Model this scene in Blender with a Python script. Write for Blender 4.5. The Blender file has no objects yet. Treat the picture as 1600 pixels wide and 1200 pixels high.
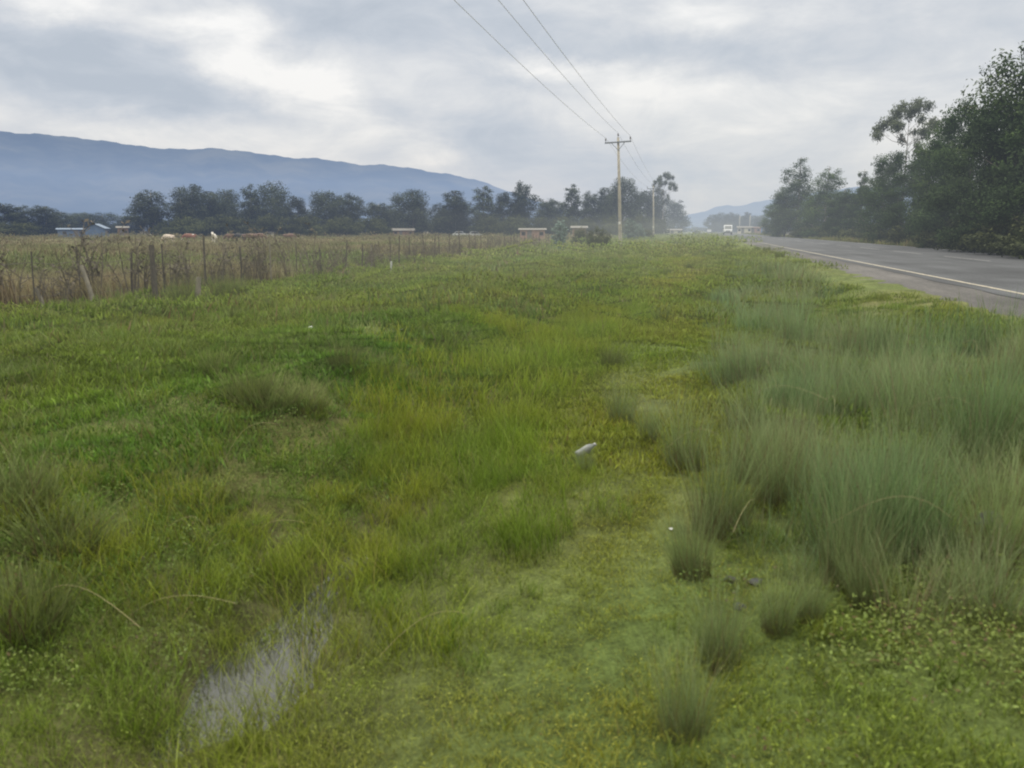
import bpy, bmesh, math, random
import numpy as np
from mathutils import Vector, Matrix

random.seed(7)
RNG = np.random.default_rng(7)
R = math.radians
SC = bpy.context.scene
COL = SC.collection

# ------------------------------------------------------------------ frame of the place
EYE = 1.0
PITCH = math.atan(240 / 1230)
AZ = R(13.03)                       # direction of the road
D = np.array([math.sin(AZ), math.cos(AZ)])
N = np.array([math.cos(AZ), -math.sin(AZ)])


def W(s, t):
    return s * N[0] + t * D[0], s * N[1] + t * D[1]


def ST(x, y):
    return x * N[0] + y * N[1], x * D[0] + y * D[1]


_wr = np.random.default_rng(3)
_waves = []
for lam, amp in ((34, .10), (13, .06), (5.5, .05), (2.6, .03), (1.2, .018), (.6, .010)):
    for k in range(4):
        a = _wr.uniform(0, 2 * math.pi)
        _waves.append((math.cos(a) * 2 * math.pi / lam, math.sin(a) * 2 * math.pi / lam, _wr.uniform(0, 6.28), amp / 2))


def rough(x, y, lo=0):
    z = 0 * x
    for a, b, c, m in _waves[lo:]:
        z = z + m * np.sin(a * x + b * y + c)
    return z


def fbm(x, y, seed=0, lam=6.0, octs=4):
    r = np.random.default_rng(100 + seed)
    z = 0 * x
    for o in range(octs):
        for k in range(5):
            a = r.uniform(0, 6.28)
            L = lam / 2 ** o * r.uniform(.7, 1.4)
            z = z + np.sin((math.cos(a) * x + math.sin(a) * y) * 6.283 / L + r.uniform(0, 6.28)) / 2 ** o
    return z / 4.0


PS = np.array([-4000, -300, -120, -40, -14, -9, -5.2, -3.9, -3.1, -2.5, -1.9, -1.4, -.8, .3, 1.3, 2.5, 3.3, 3.9, 4.4, 5, 8.6, 12.6, 13.1, 13.7, 14.2, 16.5, 20, 60, 4000])
PZ = np.array([-.3, -.55, -.72, -.7, -.64, -.62, -.56, -.5, -.62, -.8, -.88, -.82, -.68, -.62, -.46, -.17, -.05, -.055, -.11, -.11, -.09, -.11, -.10, -.075, -.09, -.2, -.15, -.05, .0])


def terrain(x, y):
    x = np.asarray(x, float); y = np.asarray(y, float)
    s, t = ST(x, y)
    z = np.interp(s, PS, PZ)
    damp = np.clip((np.abs(s - 8.6) - 4.9) / 2.0, 0, 1)
    fade = np.clip(np.hypot(x, y) / 900, 0, 1)
    z = z + rough(x, y) * damp * (1 - fade)
    z = z + .10 * np.exp(-((s + 4.2) / .7) ** 2) * (1 + np.sin(t * .9)) * np.exp(-((t - 8) / 9) ** 2)
    wet = np.exp(-((s + 1.9) / 1.0) ** 2 - ((t - 3.5) / 4.0) ** 2)
    z = z - .07 * np.exp(-((s + 1.86 + .08 * np.sin(t * 4)) / .24) ** 2 - ((t - 3.0) / 1.0) ** 2)
    z = z - .04 * np.exp(-((s + 1.85) / .6) ** 2 - ((t - 3.0) / 2.6) ** 2) + wet * .035 * fbm(x, y, 33, .9, 3)
    lip = np.exp(-((np.abs(s - 8.6) - 4.9) / .5) ** 2)
    return z + lip * .016 * fbm(x, y, 44, 1.6, 4)


def tz(x, y):
    return float(terrain(x, y))


FW = np.array([0, math.cos(PITCH), -math.sin(PITCH)])
DN = np.array([0, -math.sin(PITCH), -math.cos(PITCH)])


def ray(px, py):
    d = FW + np.array([1, 0, 0]) * (px - 800) / 1230 + DN * (py - 600) / 1230
    return d / np.linalg.norm(d)


def spot(px, py):
    """ground point seen at a place of the photograph"""
    d = ray(px, py)
    lo, k = .5, .5
    while k < 900:
        p = d * k
        if EYE + p[2] < tz(p[0], p[1]):
            break
        lo = k
        k *= 1.03
    hi = k
    for _ in range(18):
        m = (lo + hi) / 2
        p = d * m
        if EYE + p[2] < tz(p[0], p[1]): hi = m
        else: lo = m
    p = d * hi
    return float(p[0]), float(p[1])


def along(px, dist):
    """point at a ground distance in the direction of a photo column at the horizon"""
    d = ray(px, 360)
    h = math.hypot(d[0], d[1])
    return float(d[0] / h * dist), float(d[1] / h * dist)


def height_to(px, py, x, y):
    """height above ground that reaches row py from a point on the ground"""
    d = ray(px, py)
    return EYE + d[2] / math.hypot(d[0], d[1]) * math.hypot(x, y) - tz(x, y)


# ------------------------------------------------------------------ materials
def nodes_of(name):
    m = bpy.data.materials.new(name)
    m.use_nodes = True
    nt = m.node_tree
    nt.nodes.clear()
    out = nt.nodes.new('ShaderNodeOutputMaterial')
    return m, nt, out


def nd(nt, kind, **kw):
    n = nt.nodes.new(kind)
    for k, v in kw.items():
        if k.startswith('i_'):
            key = k[2:]
            key = int(key) if key.isdigit() else key.replace('_', ' ')
            n.inputs[key].default_value = v
        else:
            setattr(n, k, v)
    return n


def ramp(nt, fac, stops):
    r = nt.nodes.new('ShaderNodeValToRGB')
    e = r.color_ramp.elements
    while len(e) < len(stops): e.new(.5)
    for q, (p, c) in zip(e, stops):
        q.position = p
        q.color = (*c, 1) if len(c) == 3 else c
    nt.links.new(fac, r.inputs[0])
    return r.outputs[0]


def mixc(nt, fac, a, b, mode='MIX'):
    m = nd(nt, 'ShaderNodeMix', data_type='RGBA', blend_type=mode)
    for sock, v in ((m.inputs['Factor'], fac), (m.inputs[6], a), (m.inputs[7], b)):
        if isinstance(v, bpy.types.NodeSocket): nt.links.new(v, sock)
        elif isinstance(v, (int, float)): sock.default_value = v
        else: sock.default_value = (*v, 1) if len(v) == 3 else v
    return m.outputs[2]


def plain(name, c, rough_=.7, var=.25, scale=6, metal=0, spec=.3, bump=0.0, dirt=None):
    m, nt, out = nodes_of(name)
    b = nd(nt, 'ShaderNodeBsdfPrincipled')
    b.inputs['Roughness'].default_value = rough_
    b.inputs['Metallic'].default_value = metal
    b.inputs['Specular IOR Level'].default_value = spec
    tc = nd(nt, 'ShaderNodeTexCoord')
    n = nd(nt, 'ShaderNodeTexNoise', i_Scale=scale, i_Detail=6.0, i_Roughness=.65)
    nt.links.new(tc.outputs['Object'], n.inputs['Vector'])
    lo = [max(0, v * (1 - var)) for v in c]
    hi = [min(1, v * (1 + var)) for v in c]
    col = ramp(nt, n.outputs['Fac'], [(.3, lo), (.7, hi)])
    if dirt:
        n2 = nd(nt, 'ShaderNodeTexNoise', i_Scale=scale * .3, i_Detail=5.0)
        nt.links.new(tc.outputs['Object'], n2.inputs['Vector'])
        f = ramp(nt, n2.outputs['Fac'], [(.45, (0, 0, 0)), (.7, (1, 1, 1))])
        col = mixc(nt, f, col, dirt)
    nt.links.new(col, b.inputs['Base Color'])
    if bump:
        bp = nd(nt, 'ShaderNodeBump', i_Strength=bump, i_Distance=.02)
        nt.links.new(n.outputs['Fac'], bp.inputs['Height'])
        nt.links.new(bp.outputs[0], b.inputs['Normal'])
    nt.links.new(b.outputs[0], out.inputs[0])
    return m


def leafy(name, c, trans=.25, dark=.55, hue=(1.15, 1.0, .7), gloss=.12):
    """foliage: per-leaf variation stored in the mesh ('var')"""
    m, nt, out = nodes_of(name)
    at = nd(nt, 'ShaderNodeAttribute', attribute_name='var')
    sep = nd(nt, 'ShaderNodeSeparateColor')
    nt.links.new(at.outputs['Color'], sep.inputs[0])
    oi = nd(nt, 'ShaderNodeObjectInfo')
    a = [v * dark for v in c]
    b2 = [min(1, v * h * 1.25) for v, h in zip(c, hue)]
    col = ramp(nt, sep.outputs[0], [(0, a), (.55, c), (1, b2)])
    br = nd(nt, 'ShaderNodeMapRange', i_To_Min=.75, i_To_Max=1.25)
    nt.links.new(oi.outputs['Random'], br.inputs['Value'])
    col = mixc(nt, 1.0, col, br.outputs[0], 'MULTIPLY')
    d = nd(nt, 'ShaderNodeBsdfDiffuse')
    t = nd(nt, 'ShaderNodeBsdfTranslucent')
    g = nd(nt, 'ShaderNodeBsdfGlossy', i_Roughness=.5)
    nt.links.new(col, d.inputs[0]); nt.links.new(col, t.inputs[0])
    mx = nd(nt, 'ShaderNodeMixShader', i_0=trans)
    nt.links.new(d.outputs[0], mx.inputs[1]); nt.links.new(t.outputs[0], mx.inputs[2])
    fr = nd(nt, 'ShaderNodeMixShader', i_0=gloss * .08)
    nt.links.new(mx.outputs[0], fr.inputs[1]); nt.links.new(g.outputs[0], fr.inputs[2])
    nt.links.new(fr.outputs[0], out.inputs[0])
    return m


def grassy(name, root, mid, tip, trans=.3, patch=None, dry=None, dry_amt=.12):
    """grass blades: 'var' holds (height along the blade, random per blade); clumps differ by place"""
    m, nt, out = nodes_of(name)
    at = nd(nt, 'ShaderNodeAttribute', attribute_name='var')
    sep = nd(nt, 'ShaderNodeSeparateColor')
    nt.links.new(at.outputs['Color'], sep.inputs[0])
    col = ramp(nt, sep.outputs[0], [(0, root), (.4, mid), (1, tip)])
    oi = nd(nt, 'ShaderNodeObjectInfo')
    geo = nd(nt, 'ShaderNodeNewGeometry')
    if patch:
        n = nd(nt, 'ShaderNodeTexNoise', i_Scale=.55, i_Detail=4.0, i_Roughness=.6)
        nt.links.new(geo.outputs['Position'], n.inputs['Vector'])
        f = ramp(nt, n.outputs['Fac'], [(.38, (0, 0, 0)), (.62, (1, 1, 1))])
        col = mixc(nt, f, col, mixc(nt, 1.0, col, patch, 'MULTIPLY'))
    if dry:
        th = nd(nt, 'ShaderNodeMath', operation='LESS_THAN')
        th.inputs[1].default_value = dry_amt
        nt.links.new(sep.outputs[1], th.inputs[0])
        col = mixc(nt, th.outputs[0], col, dry)
    tn = nd(nt, 'ShaderNodeAttribute', attribute_name='tint', attribute_type='INSTANCER')
    tcol = mixc(nt, tn.outputs['Alpha'], (1, 1, 1), tn.outputs['Color'])
    br = nd(nt, 'ShaderNodeMapRange', i_To_Min=.64, i_To_Max=1.36)
    nt.links.new(sep.outputs[1], br.inputs['Value'])
    col = mixc(nt, 1.0, col, br.outputs[0], 'MULTIPLY')
    br2 = nd(nt, 'ShaderNodeMapRange', i_To_Min=.82, i_To_Max=1.18)
    nt.links.new(oi.outputs['Random'], br2.inputs['Value'])
    col = mixc(nt, 1.0, col, br2.outputs[0], 'MULTIPLY')
    m['tintable'] = True
    col = mixc(nt, 1.0, col, tcol, 'MULTIPLY')
    d = nd(nt, 'ShaderNodeBsdfDiffuse')
    t = nd(nt, 'ShaderNodeBsdfTranslucent')
    g = nd(nt, 'ShaderNodeBsdfGlossy', i_Roughness=.45)
    nt.links.new(col, d.inputs[0]); nt.links.new(col, t.inputs[0])
    mx = nd(nt, 'ShaderNodeMixShader', i_0=trans)
    nt.links.new(d.outputs[0], mx.inputs[1]); nt.links.new(t.outputs[0], mx.inputs[2])
    fr = nd(nt, 'ShaderNodeMixShader', i_0=.015)
    nt.links.new(mx.outputs[0], fr.inputs[1]); nt.links.new(g.outputs[0], fr.inputs[2])
    nt.links.new(fr.outputs[0], out.inputs[0])
    return m


# ------------------------------------------------------------------ object helpers
def tag(o, label=None, cat=None, group=None, kind=None):
    if label: o['label'] = label
    if cat: o['category'] = cat
    if group: o['group'] = group
    if kind: o['kind'] = kind
    return o


def empty(name, loc=(0, 0, 0), rz=0, rx=0, ry=0, sc=1):
    o = bpy.data.objects.new(name, None)
    COL.objects.link(o)
    o.empty_display_size = .2
    o.location = loc
    o.rotation_euler = (rx, ry, rz)
    o.scale = (sc, sc, sc) if isinstance(sc, (int, float)) else sc
    return o


def link(name, me, mat, parent=None):
    o = bpy.data.objects.new(name, me)
    COL.objects.link(o)
    if mat and not me.materials: me.materials.append(mat)
    if parent: o.parent = parent
    return o


def np_mesh(name, verts, faces, var=None, smooth=False):
    """faces: list of (k-gon index arrays [n,k])"""
    me = bpy.data.meshes.new(name)
    verts = np.asarray(verts, np.float32)
    me.vertices.add(len(verts))
    me.vertices.foreach_set('co', verts.ravel())
    loops = np.concatenate([f.ravel() for f in faces]).astype(np.int32)
    tot = np.concatenate([np.full(len(f), f.shape[1]) for f in faces]).astype(np.int32)
    me.loops.add(len(loops))
    me.loops.foreach_set('vertex_index', loops)
    me.polygons.add(len(tot))
    st = np.concatenate([[0], np.cumsum(tot)[:-1]]).astype(np.int32)
    me.polygons.foreach_set('loop_start', st)
    me.polygons.foreach_set('loop_total', tot)
    if smooth: me.polygons.foreach_set('use_smooth', np.ones(len(tot), bool))
    me.update(calc_edges=True)
    if var is not None:
        a = me.color_attributes.new('var', 'FLOAT_COLOR', 'POINT')
        c = np.ones((len(verts), 4), np.float32)
        c[:, :var.shape[1]] = var
        a.data.foreach_set('color', c.ravel())
    return me


class MB:
    def __init__(self): self.v = []; self.f = []

    def add(self, vs, fs):
        b = len(self.v)
        self.v += [tuple(p) for p in vs]
        self.f += [tuple(i + b for i in q) for q in fs]

    def box(self, c, d, rz=0, rx=0, ry=0, top=None):
        m = Matrix.Rotation(rz, 3, 'Z') @ Matrix.Rotation(ry, 3, 'Y') @ Matrix.Rotation(rx, 3, 'X')
        vs = []
        for z in (-1, 1):
            k = top if (top and z > 0) else (1, 1)
            for x, y in ((-1, -1), (1, -1), (1, 1), (-1, 1)):
                vs.append(Vector(c) + m @ Vector((x * d[0] / 2 * k[0], y * d[1] / 2 * k[1], z * d[2] / 2)))
        self.add(vs, [(3, 2, 1, 0), (4, 5, 6, 7), (0, 1, 5, 4), (1, 2, 6, 5), (2, 3, 7, 6), (3, 0, 4, 7)])

    def tube(self, pts, rads, n=8, cap=True):
        pts = [Vector(p) for p in pts]
        vs = []
        up = Vector((.13, .27, 1))
        for i, p in enumerate(pts):
            d = (pts[min(i + 1, len(pts) - 1)] - pts[max(i - 1, 0)]).normalized()
            ref = up if abs(d.dot(up.normalized())) < .9 else Vector((1, .1, 0))
            a = d.cross(ref).normalized(); b = d.cross(a)
            r = rads[i] if hasattr(rads, '__len__') else rads
            for k in range(n):
                q = 2 * math.pi * k / n
                vs.append(p + a * (math.cos(q) * r) + b * (math.sin(q) * r))
        fs = []
        for i in range(len(pts) - 1):
            for k in range(n):
                k2 = (k + 1) % n
                fs.append((i * n + k, i * n + k2, (i + 1) * n + k2, (i + 1) * n + k))
        if cap:
            fs.append(tuple(range(n - 1, -1, -1)))
            fs.append(tuple((len(pts) - 1) * n + k for k in range(n)))
        self.add(vs, fs)

    def lathe(self, prof, n=16, axis=None):
        vs = []; fs = []
        for r, z in prof:
            for k in range(n):
                q = 2 * math.pi * k / n
                vs.append(Vector((r * math.cos(q), r * math.sin(q), z)))
        for i in range(len(prof) - 1):
            for k in range(n):
                k2 = (k + 1) % n
                fs.append((i * n + k, i * n + k2, (i + 1) * n + k2, (i + 1) * n + k))
        if axis is not None: vs = [axis @ v for v in vs]
        self.add(vs, fs)

    def prism(self, outline, x0, x1):
        """outline of (y,z) extruded along x"""
        n = len(outline)
        vs = [(x0, y, z) for y, z in outline] + [(x1, y, z) for y, z in outline]
        fs = [(i, (i + 1) % n, n + (i + 1) % n, n + i) for i in range(n)]
        fs += [tuple(range(n - 1, -1, -1)), tuple(range(n, 2 * n))]
        self.add(vs, fs)

    def mesh(self, name, smooth=False, bevel=0):
        me = bpy.data.meshes.new(name)
        me.from_pydata(self.v, [], self.f)
        bm = bmesh.new(); bm.from_mesh(me)
        bmesh.ops.recalc_face_normals(bm, faces=bm.faces)
        if bevel:
            bmesh.ops.bevel(bm, geom=[e for e in bm.edges if len(e.link_faces) == 2 and e.calc_face_angle(0) > .5], offset=bevel, segments=2, affect='EDGES', clamp_overlap=True)
        bm.to_mesh(me); bm.free()
        if smooth:
            for p in me.polygons: p.use_smooth = True
        return me

    def build(self, name, mat, parent=None, **kw):
        return link(name, self.mesh(name, **kw), mat, parent)


def copy_tree(o):
    r = o.copy(); COL.objects.link(r)
    for ch in list(o.children):
        c = ch.copy(); COL.objects.link(c); c.parent = r
        for g in list(ch.children):
            q = g.copy(); COL.objects.link(q); q.parent = c
    return r


_proto_used = set()


def place(proto, label, cat, group, loc, rz=0, sc=1, lean=(0, 0)):
    """first call moves the prototype itself, later calls copy it"""
    if proto.name in _proto_used:
        o = copy_tree(proto)
    else:
        _proto_used.add(proto.name); o = proto
    o.location = loc
    o.rotation_euler = (lean[0], lean[1], rz)
    o.scale = (sc, sc, sc) if isinstance(sc, (int, float)) else sc
    for k in ('label', 'category', 'group'):
        if k in o: del o[k]
    tag(o, label, cat, group)
    return o


# ------------------------------------------------------------------ camera, world, sun, haze
cam = bpy.data.cameras.new('camera')
co = bpy.data.objects.new('camera', cam)
COL.objects.link(co)
co.location = (0, 0, EYE)
co.rotation_euler = (math.pi / 2 - PITCH, 0, 0)
cam.sensor_width = 36
cam.lens = 36 * 1230 / 1600
cam.clip_start = .05
cam.clip_end = 20000
SC.camera = co
cam.dof.use_dof = True
cam.dof.focus_distance = 150
cam.dof.aperture_fstop = 3.4
SC.view_settings.view_transform = 'Standard'
SC.view_settings.look = 'None'
SC.view_settings.exposure = 0
SC.cycles.max_bounces = 5
SC.cycles.diffuse_bounces = 3
SC.cycles.glossy_bounces = 2
SC.cycles.transmission_bounces = 3
SC.cycles.filter_width = 2.1

SUN_EL, SUN_AZ = R(52), R(-12)      # high, ahead and slightly to the left, behind cloud
sun = bpy.data.lights.new('sun', 'SUN')
sun.energy = 1.5
sun.angle = R(25)
sun.color = (1, .96, .9)
so = bpy.data.objects.new('sun', sun)
COL.objects.link(so)
so.rotation_euler = (math.pi / 2 - SUN_EL, 0, math.pi - SUN_AZ)
so.rotation_euler = Vector((-math.sin(SUN_AZ) * math.cos(SUN_EL), -math.cos(SUN_AZ) * math.cos(SUN_EL), -math.sin(SUN_EL))).to_track_quat('-Z', 'Y').to_euler()


def make_world():
    w = bpy.data.worlds.new('World')
    SC.world = w
    w.use_nodes = True
    nt = w.node_tree
    nt.nodes.clear()
    L = nt.links.new
    out = nd(nt, 'ShaderNodeOutputWorld')
    bg = nd(nt, 'ShaderNodeBackground', i_Strength=1.0)
    L(bg.outputs[0], out.inputs[0])
    sky = nd(nt, 'ShaderNodeTexSky', sky_type='NISHITA', sun_disc=False, sun_elevation=SUN_EL, sun_rotation=SUN_AZ)
    skyc = mixc(nt, 1.0, sky.outputs[0], (.09, .09, .09), 'MULTIPLY')
    tc = nd(nt, 'ShaderNodeTexCoord')
    sp = nd(nt, 'ShaderNodeSeparateXYZ')
    L(tc.outputs['Generated'], sp.inputs[0])

    def M(op, a, b=None, c=None):
        n = nd(nt, 'ShaderNodeMath', operation=op)
        for i, v in enumerate((a, b, c)):
            if v is None: continue
            if isinstance(v, bpy.types.NodeSocket): L(v, n.inputs[i])
            else: n.inputs[i].default_value = v
        return n.outputs[0]

    az = M('ARCTAN2', sp.outputs[0], sp.outputs[1])
    el = M('ARCSINE', sp.outputs[2])
    # cloud deck coordinates (flat layer seen in perspective)
    zz = M('ADD', M('MAXIMUM', sp.outputs[2], 0.0), .09)
    cx = M('DIVIDE', sp.outputs[0], zz)
    cy = M('DIVIDE', sp.outputs[1], zz)
    deck = nd(nt, 'ShaderNodeCombineXYZ')
    L(cx, deck.inputs[0]); L(cy, deck.inputs[1])
    ang = nd(nt, 'ShaderNodeCombineXYZ')
    L(az, ang.inputs[0]); L(el, ang.inputs[1])

    def noise(vec, scale, detail=7.0, rg=.55, off=(0, 0, 0), sc=(1, 1, 1), dist=0.0):
        mp = nd(nt, 'ShaderNodeMapping')
        mp.inputs['Location'].default_value = off
        mp.inputs['Scale'].default_value = sc
        L(vec, mp.inputs[0])
        n = nd(nt, 'ShaderNodeTexNoise', i_Scale=scale, i_Detail=detail, i_Roughness=rg, i_Distortion=dist)
        L(mp.outputs[0], n.inputs['Vector'])
        return n

    # wind-torn edges: warp the angular coordinates
    wn = noise(ang.outputs[0], 5.5, 8.0, .6, (3, 1, 0), (1, 1.7, 1))
    wv = nd(nt, 'ShaderNodeVectorMath', operation='SUBTRACT')
    L(wn.outputs['Color'], wv.inputs[0]); wv.inputs[1].default_value = (.5, .5, .5)
    ws = nd(nt, 'ShaderNodeVectorMath', operation='MULTIPLY')
    L(wv.outputs[0], ws.inputs[0]); ws.inputs[1].default_value = (.22, .10, 0)
    wa = nd(nt, 'ShaderNodeVectorMath', operation='ADD')
    L(ang.outputs[0], wa.inputs[0]); L(ws.outputs[0], wa.inputs[1])

    def blob(px, py, rx, ry, rot=0, soft=(0.1, 1.15)):
        d = ray(px, py)
        mp = nd(nt, 'ShaderNodeMapping', vector_type='TEXTURE')
        mp.inputs['Location'].default_value = (math.atan2(d[0], d[1]), math.asin(d[2]), 0)
        mp.inputs['Rotation'].default_value = (0, 0, R(rot))
        mp.inputs['Scale'].default_value = (rx / 1230, ry / 1230, 1)
        L(wa.outputs[0], mp.inputs[0])
        ln = nd(nt, 'ShaderNodeVectorMath', operation='LENGTH')
        L(mp.outputs[0], ln.inputs[0])
        mr = nd(nt, 'ShaderNodeMapRange', interpolation_type='SMOOTHSTEP')
        mr.inputs['From Min'].default_value = soft[1]
        mr.inputs['From Max'].default_value = soft[0]
        L(ln.outputs['Value'], mr.inputs['Value'])
        return mr.outputs[0]

    def total(items):
        acc = None
        for b, k in items:
            v = M('MULTIPLY', b, k)
            acc = v if acc is None else M('ADD', acc, v)
        return acc

    n1 = noise(deck.outputs[0], .55, 8.0, .6, (4.3, 1.2, 0), (1, 1, 1), .6).outputs['Fac']
    n2 = noise(ang.outputs[0], 8.0, 8.0, .6, (.7, 2.4, 0), (1, 2.2, 1), .5).outputs['Fac']
    n3 = noise(deck.outputs[0], 2.0, 6.0, .55, (9, 5, 0)).outputs['Fac']
    v = M('MULTIPLY_ADD', n1, .50, .325)
    v = M('ADD', v, M('MULTIPLY', M('SUBTRACT', n2, .5), .95))
    v = M('ADD', v, M('MULTIPLY', M('SUBTRACT', n3, .5), .25))
    bright = total([
        (blob(440, 125, 165, 62, -25), .46), (blob(610, 195, 150, 42, -12), .20), (blob(140, 15, 110, 26), .30),
        (blob(850, 108, 110, 22, -4), .38), (blob(1010, 150, 150, 75), .28), (blob(1100, 30, 110, 40), .26),
        (blob(360, 30, 90, 30), .22), (blob(180, 205, 330, 40, -3), .16), (blob(620, 255, 260, 40, -8), .15),
        (blob(1330, 190, 420, 150), .16), (blob(690, 250, 90, 22), .2), (blob(1090, 325, 80, 25), .18)])
    dark = total([
        (blob(130, 110, 310, 85, -8), .40), (blob(610, 20, 260, 55, 0), .34), (blob(1040, 80, 330, 55, -3), .34),
        (blob(540, 165, 110, 40, 0), .24), (blob(650, 185, 70, 30, 0), .18), (blob(800, 215, 170, 50, -5), .20), (blob(980, 290, 420, 60, 0), .22),
        (blob(1450, 60, 260, 80, 0), .18), (blob(100, 165, 260, 40, 0), .16)])
    v = M('ADD', v, M('SUBTRACT', bright, dark))
    cl = ramp(nt, v, [(.14, (.48, .53, .59)), (.36, (.58, .625, .685)), (.56, (.715, .742, .78)), (.76, (.87, .885, .90)), (.96, (1.06, 1.06, 1.06))])
    # overcast brightens overhead; the out-of-view part is boosted and warmed to light the ground
    up = M('MAXIMUM', sp.outputs[2], 0.0)
    lift = M('ADD', 1.0, M('MULTIPLY', M('MAXIMUM', M('SUBTRACT', up, .28), 0.0), 5.5))
    warm = mixc(nt, M('MULTIPLY', M('MAXIMUM', M('SUBTRACT', up, .3), 0.0), 1.6), (1, 1, 1), (1.06, 1.0, .88))
    cl = mixc(nt, 1.0, cl, lift, 'MULTIPLY')
    cl = mixc(nt, 1.0, cl, warm, 'MULTIPLY')
    col = mixc(nt, .93, skyc, cl)
    L(col, bg.inputs[0])


make_world()


def make_haze():
    m, nt, out = nodes_of('haze')
    vc = nd(nt, 'ShaderNodeVolumeCoefficients')
    sig = np.array([.00021, .00028, .00045])
    src = np.array([.52, .57, .66])
    vc.inputs['Absorption Coefficients'].default_value = tuple(sig)
    vc.inputs['Scatter Coefficients'].default_value = (0, 0, 0)
    vc.inputs['Emission Coefficients'].default_value = tuple(sig * src)
    nt.links.new(vc.outputs[0], out.inputs['Volume'])
    b = MB(); b.box((0, 1500, 65), (9000, 5800, 170))
    o = b.build('haze', m)
    tag(o, kind='structure')


make_haze()


def make_glare_veil():
    # added glowing volume over the road corridor, imitating veiling glare
    m, nt, out = nodes_of('glare_veil')
    vc = nd(nt, 'ShaderNodeVolumeCoefficients')
    sig = np.array([.0008, .0008, .00085])
    vc.inputs['Absorption Coefficients'].default_value = tuple(sig)
    vc.inputs['Scatter Coefficients'].default_value = (0, 0, 0)
    vc.inputs['Emission Coefficients'].default_value = tuple(sig * np.array([.66, .71, .70]))
    nt.links.new(vc.outputs[0], out.inputs['Volume'])
    b = MB(); b.box((26, 254, 9), (72, 500, 26))
    o = b.build('glare_veil', m)
    o.rotation_euler = (0, 0, -AZ)
    tag(o, kind='structure')
    # second added glowing volume, set low to pale the verge like glare
    m2, nt, out = nodes_of('verge_glare_veil')
    vc = nd(nt, 'ShaderNodeVolumeCoefficients')
    sig = np.array([.0015, .0015, .0015])
    vc.inputs['Absorption Coefficients'].default_value = tuple(sig)
    vc.inputs['Scatter Coefficients'].default_value = (0, 0, 0)
    vc.inputs['Emission Coefficients'].default_value = tuple(sig * np.array([.68, .70, .58]))
    nt.links.new(vc.outputs[0], out.inputs['Volume'])
    b = MB(); b.box((-4.6, 61, .35), (17.6, 110, 3.1))
    o = b.build('glare_veil', m2)
    o.rotation_euler = (0, 0, -AZ)
    tag(o, kind='structure')


make_glare_veil()

# ------------------------------------------------------------------ terrain
def axis(lo, hi, fine_lo, fine_hi, step, grow=1.12):
    a = list(np.arange(fine_lo, fine_hi + 1e-6, step))
    d = step
    while a[-1] < hi: d *= grow; a.append(a[-1] + d)
    d = step
    while a[0] > lo: d *= grow; a.insert(0, a[0] - d)
    return np.array(a)


def zone_colour(x, y):
    """real ground colour under the grass"""
    s, t = ST(x, y)
    dist = np.hypot(x, y)
    n = fbm(x, y, 1, 7.0)
    green = np.array([.085, .115, .030]); olive = np.array([.115, .115, .040]); tan = np.array([.185, .145, .078]); soil = np.array([.06, .05, .03])
    grav = np.array([.105, .096, .084])
    k = np.clip(.5 + .5 * n, 0, 1)[:, None]
    c = green * (1 - k) + olive * k
    f = np.clip((-12.6 - s) / 1.5, 0, 1)[:, None]
    m = np.clip(.62 + .45 * fbm(x, y, 2, 30.0), 0, 1)[:, None]
    c = c * (1 - f) + f * (tan * m + np.array([.11, .12, .05]) * (1 - m))
    r = np.clip((s - 16) / 2, 0, 1)[:, None]
    c = c * (1 - r) + r * (soil * 1.1)
    d = np.exp(-((s + 1.9) / .5) ** 2)[:, None] * np.clip((20 - t) / 10, 0, 1)[:, None]
    c = c * (1 - .6 * d) + soil * .6 * d
    return c


def make_ground():
    S = axis(-4200, 4200, -7, 4.4, .14, 1.11)
    T = axis(-60, 5200, -1.5, 16, .16, 1.05)
    ss, tt = np.meshgrid(S, T)
    x, y = W(ss.ravel(), tt.ravel())
    z = terrain(x, y)
    nS, nT = len(S), len(T)
    i = np.arange(nS * nT).reshape(nT, nS)
    f = np.stack([i[:-1, :-1], i[:-1, 1:], i[1:, 1:], i[1:, :-1]], -1).reshape(-1, 4)
    me = np_mesh('ground', np.stack([x, y, z], 1), [f], zone_colour(x, y), True)
    m, nt, out = nodes_of('ground')
    at = nd(nt, 'ShaderNodeAttribute', attribute_name='var')
    geo = nd(nt, 'ShaderNodeNewGeometry')
    col = at.outputs['Color']
    for sc, lo, hi in ((.25, .75, 1.25), (1.7, .72, 1.25), (9, .6, 1.35), (60, .6, 1.4)):
        n = nd(nt, 'ShaderNodeTexNoise', i_Scale=sc, i_Detail=5.0, i_Roughness=.6)
        nt.links.new(geo.outputs['Position'], n.inputs['Vector'])
        mr = nd(nt, 'ShaderNodeMapRange', i_From_Min=.3, i_From_Max=.7, i_To_Min=lo, i_To_Max=hi)
        nt.links.new(n.outputs['Fac'], mr.inputs['Value'])
        col = mixc(nt, 1.0, col, mr.outputs[0], 'MULTIPLY')
    b = nd(nt, 'ShaderNodeBsdfPrincipled', i_Roughness=.95)
    b.inputs['Specular IOR Level'].default_value = .1
    nt.links.new(col, b.inputs['Base Color'])
    bp = nd(nt, 'ShaderNodeBump', i_Strength=.8, i_Distance=.03)
    nt.links.new(n.outputs['Fac'], bp.inputs['Height'])
    nt.links.new(bp.outputs[0], b.inputs['Normal'])
    nt.links.new(b.outputs[0], out.inputs[0])
    tag(link('ground', me, m), kind='structure')


make_ground()


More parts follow.
